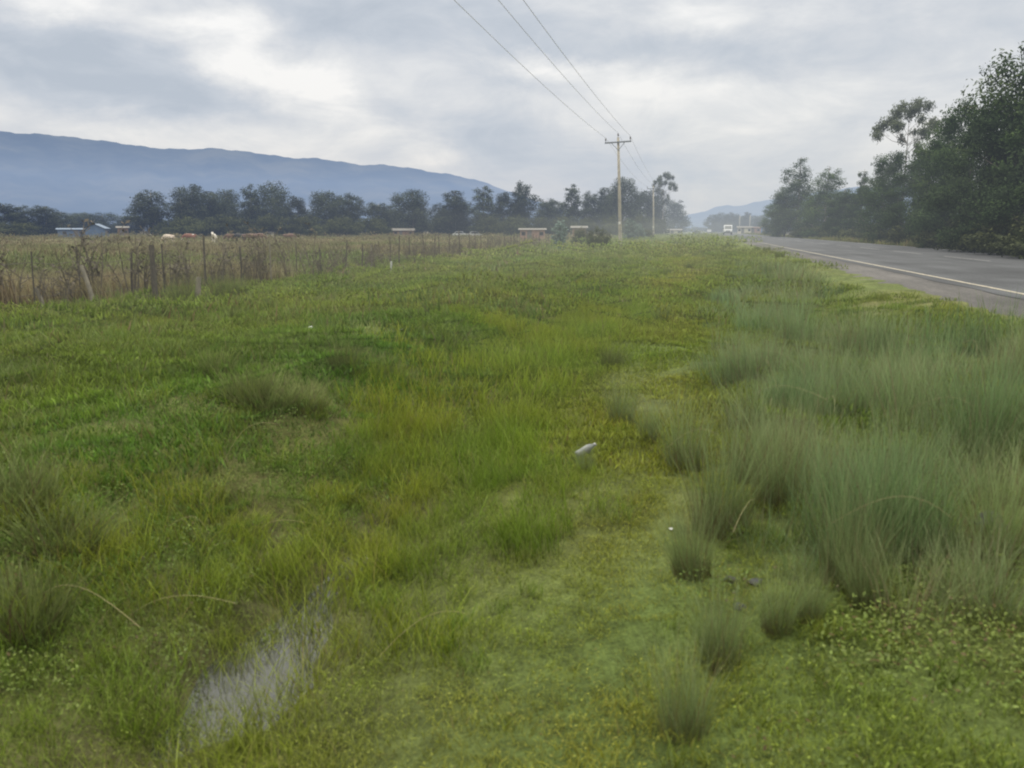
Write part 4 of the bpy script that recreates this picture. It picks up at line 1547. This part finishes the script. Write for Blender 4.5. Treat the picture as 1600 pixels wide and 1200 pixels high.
for k, (px, py, sc, lab) in enumerate([
    (1122, 832, 1.15, 'tall grey-green tussock with brown base left of the bare hollow'),
    (1082, 900, .72, 'upright tussock beside the white scrap, left of the dark stones'),
    (1124, 1040, .66, 'pale feathery tussock standing alone below the dark stones'),
    (1214, 985, .52, 'short round tussock right of the dark stones'),
    (1068, 1150, .62, 'narrow tussock near the bottom edge of the short grass'),
    (1322, 915, .92, 'big fanned tussock at the front corner of the tall grass'),
    (1265, 968, .42, 'tiny tussock between the round tussock and the tall grass'),
    (1070, 735, 1.0, 'brown-footed tussock at the left front of the tall grass'),
    (1352, 945, .60, 'small tussock tucked against the foot of the big fanned one'),
    (1560, 880, .95, 'tussock beside the grey rock at the right edge'),
    (912, 738, .36, 'low tuft of grass in front of the pale bottle'),
    (970, 668, .80, 'brownish tussock behind and right of the pale bottle'),
    (1015, 690, .62, 'dark tussock at the path edge right of the brownish one'),
    (1215, 790, 1.05, 'brown-based tussock behind the bare hollow'),
    (1170, 750, .95, 'dense tussock at the back of the bare hollow')]):
    x, y = spot(px, py)
    place(TU[k % 3], lab, 'tussock', GT, (x, y, tz(x, y) - .01), random.uniform(0, 6), (sc * 1.0, sc * 1.0, sc), (random.gauss(0, .05), random.gauss(0, .05)))
for k, (px, py, sx, sc, lab) in enumerate([
    (35, 985, 1.1, .75, 'dark tussock at the left edge beside the ditch'),
    (20, 800, 1.3, .75, 'dark tussock at the left edge above the one beside the ditch'),
    (95, 855, 1.1, .6, 'dark low tussock right of the one at the left edge'),
    (420, 640, 1.3, .7, 'dark tussock at the left end of the bank clump'),
    (470, 640, 1.2, .62, 'dark tussock in the middle of the bank clump'),
    (388, 628, 1.0, .8, 'brownish tussock left behind the bank clump'),
    (538, 586, .8, .95, 'small upright dark tussock on the mown-looking mound'),
    (585, 588, 1.35, .65, 'low rounded tussock right of the small upright one'),
    (625, 602, .9, .5, 'flat tussock just below the rounded one'),
    (340, 588, .8, .7, 'olive tussock out in the pasture left of the bank clump'),
    (370, 500, .9, .55, 'brown tuft below the dark weed clumps'),
    (350, 470, 1.6, 1.6, 'wide dark weed clump at the fence right of the pale stump'),
    (372, 466, 1.2, 1.35, 'dark weed clump joined to the right of the wide one'),
    (288, 478, 1.6, 1.7, 'dark olive weed clump left of the pale stump'),
    (110, 494, 1.5, .75, 'green leafy clump at the foot of the leaning pale post'),
    (842, 474, .8, .8, 'round dark tussock in mid verge left of the ditch'),
    (868, 488, .9, .6, 'low dark tussock right of the round one in mid verge'),
    (963, 413, .9, .8, 'dark tussock below the front pole, left of a pair'),
    (978, 414, .9, .8, 'dark tussock below the front pole, right of a pair'),
    (1002, 401, 1.0, 1.3, 'tallest dark tussock on the verge right of the front pole'),
    (1080, 391, 1.1, 1.0, 'dark tussock on the verge between poles and road'),
    (956, 575, .8, .75, 'dark tuft in the yellow-green ditch grass'),
    (1035, 505, .8, .8, 'grey-green tuft left of the tall grass bed')]):
    x, y = spot(px, py)
    place(TD[k % 3], lab, 'tussock', GT, (x, y, tz(x, y) - .01), random.uniform(0, 6), (sx, sx, sc), (random.gauss(0, .05), random.gauss(0, .05)))
for px, py in [(925, 399), (918, 404), (941, 419), (902, 441), (938, 437), (1014, 400), (1028, 398), (992, 390), (1057, 407), (1085, 403), (1098, 407), (1140, 405), (1130, 398), (1138, 387), (1142, 404), (1123, 388), (1183, 392), (1198, 394), (1218, 402), (1160, 398), (1120, 412), (1075, 420), (1040, 432), (950, 462), (905, 470), (880, 460), (820, 500), (1003, 412), (1026, 420), (1101, 396), (1064, 396), (890, 418), (860, 432), (760, 470), (700, 470), (1048, 383), (1033, 381), (1108, 383), (970, 400), (912, 420)]:
    x, y = spot(px, py)
    k = random.uniform(.65, 1.15)
    place(TD[random.randrange(3)], 'small dark grass tussock dotted over the far verge between fence and road', 'tussock', 'small tussocks dotted over the far verge', (x, y, tz(x, y)), random.uniform(0, 6), (k * 1.2, k * 1.2, k))

# ------------------------------------------------------------------ litter and stones
def bottle():
    x, y = spot(900, 720)
    root = empty('bottle', (x, y, tz(x, y) + .035), 0)
    tag(root, 'pale grey-white plastic bottle lying in the short grass of the path', 'bottle')
    ax = Matrix.Rotation(R(70), 4, 'Y')
    b = MB(); b.lathe([(0, 0), (.030, .002), (.036, .012), (.036, .05), (.034, .055), (.036, .06), (.036, .13), (.030, .165), (.014, .19), (.013, .205)], 20, ax)
    m, nt, out = nodes_of('clouded_plastic')
    p = nd(nt, 'ShaderNodeBsdfPrincipled', i_Roughness=.35)
    p.inputs['Base Color'].default_value = (.14, .15, .135, 1)
    p.inputs['Transmission Weight'].default_value = .25
    nt.links.new(p.outputs[0], out.inputs[0])
    b.build('body', m, root, smooth=True)
    b = MB(); b.lathe([(.0151, .195), (.016, .196), (.016, .213), (.014, .216), (0, .216)], 16, ax)
    b.build('cap', plain('bottle_cap_white', (.25, .25, .24), .4, .05), root, smooth=True)
    root.rotation_euler = (0, 0, R(32))
    root.scale = (.85,) * 3


bottle()
M_SCRAP = plain('white_scrap', (.66, .66, .63), .7, .1, 20)


def scrap(px, py, size, label, seed):
    rr = random.Random(seed)
    x, y = spot(px, py)
    me = bpy.data.meshes.new('litter_scrap')
    bm = bmesh.new(); bmesh.ops.create_icosphere(bm, subdivisions=2, radius=size)
    for v in bm.verts: v.co = Vector((v.co.x * rr.uniform(.7, 1.3), v.co.y * rr.uniform(.6, 1.2), v.co.z * rr.uniform(.35, .7)))
    bm.to_mesh(me); bm.free()
    o = link('litter_scrap', me, M_SCRAP)
    o.location = (x, y, tz(x, y) + size * .9)
    tag(o, label, 'litter', 'white scraps of litter in the grass')


scrap(1048, 829, .012, 'crumpled white scrap in short grass left of the tall tussock', 1)
scrap(485, 515, .03, 'white scrap lying on the open pasture below the fence', 2)
scrap(381, 482, .025, 'white scrap on the grass right of the dark weed clumps', 3)
scrap(13, 593, .022, 'pale flat scrap at the left edge of the pasture', 4)
scrap(627, 517, .02, 'tiny white scrap on the pasture right of the larger one', 5)


def stone(px, py, size, label, seed, flat=.55):
    rr = random.Random(seed)
    x, y = spot(px, py)
    me = bpy.data.meshes.new('stone')
    bm = bmesh.new(); bmesh.ops.create_icosphere(bm, subdivisions=3, radius=1)
    ph = [rr.uniform(0, 6) for _ in range(6)]
    for v in bm.verts:
        c = v.co.copy()
        k = 1 + .16 * math.sin(3 * c.x + ph[0]) + .13 * math.sin(4 * c.y + ph[1]) + .1 * math.sin(5 * c.z + ph[2]) + .05 * math.sin(11 * c.x + 9 * c.y + ph[3])
        v.co = Vector((c.x * k * size * 1.25, c.y * k * size, c.z * k * size * flat))
    bm.to_mesh(me); bm.free()
    for p in me.polygons: p.use_smooth = True
    o = link('stone', me, M_STONE)
    o.location = (x, y, tz(x, y) + size * flat * .5)
    o.rotation_euler = (0, 0, rr.uniform(0, 6))
    tag(o, label, 'stone', 'dark stones on the right bank')


M_STONE = plain('dark_stone', (.055, .055, .056), .9, .35, 9, bump=.6)
stone(1142, 908, .026, 'small dark stone at the left of the pair in the hollow', 1)
stone(1180, 912, .03, 'dark stone at the right of the pair in the hollow', 2)
stone(1155, 950, .026, 'dark stone half sunk in ground cover below the pair', 3)
stone(1545, 826, .06, 'grey rock half hidden in tall grass near the right edge', 4, .8)

# bleached stems lying in the ditch grass
M_STRAW = plain('bleached_straw', (.34, .29, .15), .8, .2, 9)
STRAW = []
for i in range(3):
    rr = random.Random(600 + i)
    b = MB()
    L = rr.uniform(.35, .6)
    ca, cb = rr.uniform(-.16, .16), rr.uniform(.10, .20)
    b.tube([(L * u, ca * u * u, cb * math.sin(u * 2.4)) for u in np.linspace(0, 1, 10)], list(np.linspace(.0012, .0006, 10)), 5)
    STRAW.append(b.build('straw', M_STRAW))
for k in range(18):
    px, py = random.choice([(random.uniform(60, 700), random.uniform(740, 1120)), (random.uniform(1000, 1580), random.uniform(560, 900))])
    x, y = spot(px, py)
    hz = random.uniform(.05, .22) if px < 800 else random.uniform(.1, .5)
    place(STRAW[k % 3], 'bleached dry stem arching over the near grass', 'straw', 'bleached stems in the near grass', (x, y, tz(x, y) + hz), random.uniform(0, 6.28), random.uniform(.6, 1.2), (random.gauss(0, .3), random.gauss(0, .3)))

# ------------------------------------------------------------------ cattle
def make_cow(name, mat, graze, extra=None):
    """one continuous skinned body: head lowered to graze, four jointed legs, tail"""
    vs = []; es = []; rd = []

    def v(p, r, prev=None):
        vs.append(p); rd.append(r if isinstance(r, tuple) else (r, r))
        if prev is not None: es.append((prev, len(vs) - 1))
        return len(vs) - 1
    pel = v((-.62, 0, 1.02), (.24, .27))
    bel = v((-.1, 0, .93), (.31, .33), pel)
    che = v((.42, 0, .92), (.27, .31), bel)
    sho = v((.66, 0, 1.02), (.20, .25), che)
    if graze:
        n1 = v((.92, 0, .88), (.13, .17), sho); hd = v((1.12, 0, .60), (.11, .12), n1); mz = v((1.24, 0, .30), (.075, .075), hd)
    else:
        n1 = v((.93, 0, 1.18), (.13, .17), sho); hd = v((1.15, 0, 1.30), (.11, .12), n1); mz = v((1.42, 0, 1.12), (.075, .075), hd)
    for s in (-1, 1):
        v((vs[hd][0] - .08, s * .19, vs[hd][2] + .08), (.03, .05), hd)
        h = v((vs[hd][0] - .04, s * .09, vs[hd][2] + .17), .025, hd); v((vs[hd][0] + .0, s * .13, vs[hd][2] + .28), .012, h)
        a = v((.50, s * .17, .70), .095, che); k = v((.50, s * .18, .40), .06, a); f = v((.48, s * .18, .12), .045, k); v((.51, s * .18, .0), .055, f)
        a = v((-.62, s * .17, .74), .13, pel); k = v((-.50, s * .18, .56), .085, a); f = v((-.68, s * .18, .36), .05, k); g = v((-.64, s * .18, .1), .042, f); v((-.61, s * .18, .0), .055, g)
    t0 = v((-.90, 0, 1.08), .05, pel); t1 = v((-.97, 0, .75), .025, t0); v((-.96, 0, .42), .045, t1)
    me = bpy.data.meshes.new(name)
    me.from_pydata(vs, es, [])
    o = link(name, me, mat)
    md = o.modifiers.new('skin', 'SKIN')
    md.use_smooth_shade = True
    for sv, r in zip(me.skin_vertices[0].data, rd): sv.radius = r
    me.skin_vertices[0].data[0].use_root = True
    o.modifiers.new('sub', 'SUBSURF').render_levels = 2
    return o


def hide(name, base, patch, thr):
    m, nt, out = nodes_of(name)
    tc = nd(nt, 'ShaderNodeTexCoord')
    n = nd(nt, 'ShaderNodeTexNoise', i_Scale=1.6, i_Detail=2.0)
    nt.links.new(tc.outputs['Object'], n.inputs['Vector'])
    col = ramp(nt, n.outputs['Fac'], [(thr - .015, base), (thr + .015, patch)])
    b = nd(nt, 'ShaderNodeBsdfPrincipled', i_Roughness=.8)
    nt.links.new(col, b.inputs['Base Color'])
    nt.links.new(b.outputs[0], out.inputs[0])
    return m


PALE = hide('pale_hide', (.52, .44, .36), (.34, .24, .18), .56)
WHITE = hide('white_hide', (.66, .62, .55), (.45, .40, .34), .62)
BROWN = hide('brown_hide', (.14, .082, .058), (.09, .052, .04), .55)
BRWH = hide('brown_white_hide', (.19, .085, .055), (.6, .55, .5), .56)
BLACK = hide('black_hide', (.025, .024, .026), (.5, .47, .42), .66)
for px, d, mat, gz, rz, lab in [
    (263, 122, PALE, 1, 2.9, 'pale cream cow grazing behind the fence, leftmost of the herd'),
    (296, 130, BRWH, 1, 3.4, 'brown cow with white patch right of the pale cow'),
    (334, 120, WHITE, 0, -1.4, 'white cow standing head-on in the meadow'),
    (361, 132, BROWN, 1, 3.2, 'small dark brown cow between white cow and black cow'),
    (374, 126, BLACK, 1, 3.0, 'black cow at the left end of the brown group'),
    (388, 122, BROWN, 1, .1, 'reddish brown cow broadside, right of the black cow'),
    (403, 126, BROWN, 1, .3, 'reddish brown cow at the right end of the herd'),
    (451, 134, BROWN, 1, .2, 'brown cow alone in the meadow right of the herd')]:
    x, y = along(px, d)
    o = make_cow('cow', mat, gz)
    o.location = (x, y, tz(x, y)); o.rotation_euler = (0, 0, rz)
    tag(o, lab, 'cow', 'cattle grazing in the meadow')

# ------------------------------------------------------------------ vehicles
M_WHITEP = plain('white_car_paint', (.48, .49, .50), .3, .03, 2, spec=.5)
M_DARKP = plain('dark_car_paint', (.045, .05, .06), .3, .05, 2, spec=.5)
M_SILVER = plain('silver_car_paint', (.35, .36, .38), .3, .05, 2, spec=.5)
M_GLASS = plain('dark_vehicle_glass', (.03, .035, .04), .08, .1, 2, spec=.8)
M_TYRE = plain('tyre_rubber', (.02, .02, .02), .85, .1, 5)
M_RIM = plain('wheel_rim', (.35, .35, .36), .4, .1, 5, metal=.6)
M_LAMP = plain('lamp_glass', (.7, .7, .66), .15, .05, 5)
M_BLACK = plain('black_plastic', (.03, .03, .032), .6, .1, 5)
M_YELL = plain('yellow_stripe', (.62, .42, .05), .5, .05, 5)


def wheels(root, xs, w, r=.31):
    for y in xs:
        for s in (-1, 1):
            ax = Matrix.Translation((s * (w / 2 - .06), y, r)) @ Matrix.Rotation(R(90), 4, 'Y')
            b = MB(); b.lathe([(r * .6, -.10), (r * .95, -.10), (r, -.06), (r, .06), (r * .95, .10), (r * .6, .10)], 20, ax)
            t = b.build('wheel', M_TYRE, root, smooth=True)
            b = MB(); b.lathe([(0, -.07), (r * .6, -.09), (r * .6, .09), (0, .07)], 16, ax)
            b.build('rim', M_RIM, t)


def make_van():
    """minibus seen from the front; front is -Y"""
    root = empty('minibus')
    b = MB()
    b.prism([(-2.35, .38), (-2.35, .85), (-2.15, 1.12), (-1.45, 1.95), (-1.1, 2.05), (2.2, 2.05), (2.35, 1.8), (2.35, .38)], -.86, .86)
    b.build('body', M_WHITEP, root, bevel=.07)
    b = MB(); b.add([(-.72, -2.105, 1.20), (.72, -2.105, 1.20), (.66, -1.53, 1.88), (-.66, -1.53, 1.88)], [(0, 1, 2, 3)])
    b.build('windscreen', M_GLASS, root)
    for s in (-1, 1):
        b = MB()
        b.box((s * .866, -1.15, 1.5), (.012, .8, .5)); b.box((s * .866, .3, 1.5), (.012, 1.6, .5)); b.box((s * .866, 1.65, 1.5), (.012, .85, .5))
        b.build('side_window', M_GLASS, root)
        b = MB(); b.box((s * .62, -2.36, .78), (.32, .05, .2)); b.build('headlight', M_LAMP, root, bevel=.02)
        b = MB(); b.box((s * 1.0, -1.75, 1.35), (.2, .1, .26)); b.build('mirror', M_BLACK, root, bevel=.02)
    b = MB(); b.box((0, -2.40, .46), (1.74, .16, .26)); b.build('bumper', M_BLACK, root, bevel=.03)
    b = MB(); b.box((0, -2.365, .80), (.86, .04, .16)); b.build('grille', M_BLACK, root)
    b = MB(); b.box((0, .2, 2.12), (1.3, 2.4, .05)); b.box((0, -.9, 2.16), (1.35, .05, .12)); b.build('roof_rack', M_STEEL, root)
    b = MB()
    for s in (-1, 1): b.box((s * .868, .2, 1.08), (.01, 4.0, .12))
    b.build('stripe', M_YELL, root)
    wheels(root, (-1.45, 1.35), 1.72)
    return root


def make_car(mat):
    root = empty('parked_car')
    b = MB()
    b.prism([(-2.05, .32), (-2.08, .62), (-1.1, .86), (2.0, .90), (2.08, .6), (2.05, .32)], -.80, .80)
    b.build('body', mat, root, bevel=.06)
    b = MB()
    b.prism([(-1.05, .86), (-.35, 1.40), (1.1, 1.42), (1.75, .88)], -.70, .70)
    b.build('cabin', mat, root, bevel=.05)
    b = MB(); b.add([(-.62, -.98, .93), (.62, -.98, .93), (.56, -.44, 1.35), (-.56, -.44, 1.35)], [(0, 1, 2, 3)]); b.build('windscreen', M_GLASS, root)
    b = MB(); b.add([(.62, 1.70, .95), (-.62, 1.70, .95), (-.56, 1.22, 1.34), (.56, 1.22, 1.34)], [(0, 1, 2, 3)]); b.build('rear_window', M_GLASS, root)
    for s in (-1, 1):
        b = MB(); b.prism([(-.85, .94), (-.32, 1.34), (1.05, 1.35), (1.5, .94)], s * .702, s * .712); b.build('side_window', M_GLASS, root)
        b = MB(); b.box((s * .55, -2.07, .6), (.34, .05, .14)); b.build('headlight', M_LAMP, root)
    b = MB(); b.box((0, -2.08, .42), (1.5, .1, .2)); b.build('bumper', M_BLACK, root, bevel=.02)
    wheels(root, (-1.3, 1.25), 1.6, .29)
    return root


van = make_van()
x, y = along(1137, 188)
s_, t_ = ST(x, y)
place(van, 'white minibus approaching along the road, seen from the front', 'minibus', None, (x, y, tz(x, y) + .07 if 0 else .03), -AZ, 1.05)
CW, CS, CD = make_car(M_WHITEP), make_car(M_SILVER), make_car(M_DARKP)
GC = 'cars far off in the settlement'
for proto, px, d, rz, lab in [
    (CW, 1087, 330, 1.2, 'small white car at the far end of the road, left of a dark one'),
    (CD, 1091.5, 322, 1.0, 'dark car between the two white ones at the road end'),
    (CW, 1096, 345, 1.4, 'small white car at the far end of the road, right of a dark one'),
    (CS, 1108, 320, -AZ, 'hazy silver car driving on the road beyond the minibus'),
    (CW, 720, 205, 1.5, 'white car parked under the trees left of a second white one'),
    (CW, 743, 206, 1.7, 'white car parked under the trees at the far meadow edge'),
    (CW, 230, 222, .5, 'white car parked below the lone tall tree'),
    (CW, 60, 228, 0, 'white car parked at the far left, left of the blue shed'),
    (CW, 16, 228, .2, 'white car parked nearest the left picture edge')]:
    x, y = along(px, d)
    place(proto, lab, 'car', GC, (x, y, max(tz(x, y), .0 if px == 1108 else -9)), rz, 1)

# ------------------------------------------------------------------ sheds and kiosks
M_BLUEP = plain('blue_sheet_wall', (.09, .135, .215), .6, .15, 1.5)
M_BLUER = plain('pale_blue_roof', (.12, .16, .22), .7, .12, 1.5)
M_TIN = plain('pale_tin_roof', (.15, .142, .125), .7, .15, 1.5, spec=.1, dirt=(.10, .09, .075))
M_MUD = plain('brown_plank_wall', (.20, .13, .09), .9, .25, 2)
M_CREAMW = plain('cream_wall', (.50, .46, .36), .85, .12, 2)
M_TERRA = plain('reddish_earth_wall', (.30, .20, .15), .9, .2, 2)
M_SHADE = plain('dark_opening', (.03, .03, .03), .9, .1, 2)
M_DOOR = plain('weathered_door', (.14, .13, .12), .8, .2, 3)


def shed(name, px, dist, width, wall_h, depth, label, m_wall, m_roof, roof='gable', rise=.7, rz=0, cat='shed', group=None, wins=2, floor=0.0):
    x, y = along(px, dist)
    root = empty(name, (x, y, tz(x, y) + floor), math.atan2(-x, y) + rz)
    tag(root, label, cat, group)
    w, d, h = width, depth, wall_h
    b = MB()
    if roof == 'gable':
        b.add([(-w/2, -d/2, -.2), (w/2, -d/2, -.2), (w/2, d/2, -.2), (-w/2, d/2, -.2), (-w/2, -d/2, h), (w/2, -d/2, h), (w/2, d/2, h), (-w/2, d/2, h), (-w/2, 0, h + rise), (w/2, 0, h + rise)],
              [(3, 2, 1, 0), (0, 1, 5, 4), (2, 3, 7, 6), (1, 2, 6, 9, 5), (3, 0, 4, 8, 7), (4, 5, 9, 8), (6, 7, 8, 9)])
    else:
        b.add([(-w/2, -d/2, -.2), (w/2, -d/2, -.2), (w/2, d/2, -.2), (-w/2, d/2, -.2), (-w/2, -d/2, h), (w/2, -d/2, h), (w/2, d/2, h + rise), (-w/2, d/2, h + rise)],
              [(3, 2, 1, 0), (0, 1, 5, 4), (1, 2, 6, 5), (2, 3, 7, 6), (3, 0, 4, 7), (4, 5, 6, 7)])
    b.build('wall', m_wall, root)
    b = MB()
    o = .35
    n = max(6, int(w / .5))

    def sheet(y0, z0, y1, z1):
        vs = []
        for k in range(2 * n + 1):
            xx = -w / 2 - o + (w + 2 * o) * k / (2 * n)
            zz = .03 if k % 2 else 0
            vs += [(xx, y0, z0 + .03 + zz), (xx, y1, z1 + .03 + zz), (xx, y0, z0 + .0 + zz), (xx, y1, z1 + .0 + zz)]
        fs = []
        for k in range(2 * n):
            a = 4 * k
            fs += [(a, a + 4, a + 5, a + 1), (a + 2, a + 3, a + 7, a + 6), (a, a + 2, a + 6, a + 4), (a + 1, a + 5, a + 7, a + 3)]
        b.add(vs, fs)
    if roof == 'gable':
        g = rise / (d / 2)
        sheet(-d / 2 - o, h - g * o + .02, 0, h + rise + .02); sheet(0, h + rise + .025, d / 2 + o, h - g * o + .02)
    else:
        g = rise / d
        sheet(-d / 2 - o, h - g * o + .02, d / 2 + o, h + rise + g * o + .02)
    b.build('roof', m_roof, root)
    b = MB(); b.box((-w * .12, -d / 2 - .02, min(h, 1.9) / 2), (.85, .06, min(h * .9, 1.85))); dr = b.build('door', M_DOOR, root)
    b = MB(); b.box((-w * .12 + .32, -d / 2 - .07, .95), (.04, .05, .14)); b.build('handle', M_STEEL, dr)
    for k in range(wins):
        xx = (-.36 + .72 * k / max(1, wins - 1)) * w if wins > 1 else w * .26
        b = MB(); b.box((xx, -d / 2 - .015, h * .62), (.8, .05, min(.7, h * .4))); wn = b.build('window', M_DOOR, root)
        b = MB(); b.box((xx, -d / 2 - .045, h * .62), (.64, .03, min(.54, h * .3))); b.build('pane', M_SHADE, wn)
    return root


shed('long_shed', 128, 206, 9.6, 1.9, 4, 'long low blue sheet-metal shed with a pale roof edge at the far left', M_BLUEP, M_BLUER, 'mono', .25, wins=3)
shed('shed', 152, 203, 2.8, 2.3, 4, 'taller blue shed with pale blue roof at the right end of the long one', M_BLUEP, M_BLUER, 'gable', .9, R(70), wins=1)
shed('shed', 192, 206, 2.2, 2.3, 2.2, 'small shed with white roof between the blue sheds and the lone tall tree', M_MUD, M_TIN, 'mono', .3, wins=1)
shed('house', 630, 212, 5.4, 1.6, 3.4, 'long low house with pale cream roof under the wide tree', M_MUD, M_TIN, 'gable', .5, wins=2, cat='house')
shed('shed', 832, 150, 4.6, 1.75, 3, 'low brown shed with white tin roof behind the fence', M_TERRA, M_TIN, 'mono', .25, wins=2)
shed('shed', 905, 150, 2.6, 2.1, 2.5, 'small tin-roofed shed behind the dark bush at the fence end', M_MUD, M_TIN, 'mono', .3, wins=1)
shed('shed', 422, 204, 1.8, 1.2, 2, 'tiny pale shed under the double-topped tree', M_CREAMW, M_TIN, 'mono', .2, wins=0)
shed('roadside_stall', 1053, 250, 4.4, 1.55, 2.5, 'low cream roadside stall with dark roof below the farthest poles', M_CREAMW, M_DOOR, 'mono', .3, wins=2, cat='stall')
shed('shop', 1163, 268, 4.2, 2.0, 3, 'cream roadside shop with pale roof right of the minibus', M_CREAMW, M_TIN, 'mono', .35, wins=2, cat='shop')
shed('shop', 1179, 272, 4.6, 2.1, 3, 'reddish low wall-like shop between cream shop and blue kiosk', M_TERRA, M_TERRA, 'mono', .1, wins=1, cat='shop')
shed('kiosk', 1194.5, 245, 1.8, 2.2, 1.8, 'bright blue kiosk with small pale roof at the roadside trees', plain('bright_blue_paint', (.07, .21, .46), .5, .12, 2), M_TIN, 'mono', .2, wins=1, cat='kiosk')

# pattern trees that were never planted are removed
for lst in TP.values():
    for o in lst:
        if o.name not in _proto_used:
            for c in list(o.children): bpy.data.objects.remove(c)
            bpy.data.objects.remove(o)
for o in COL.objects:
    if '_H' in o: del o['_H']
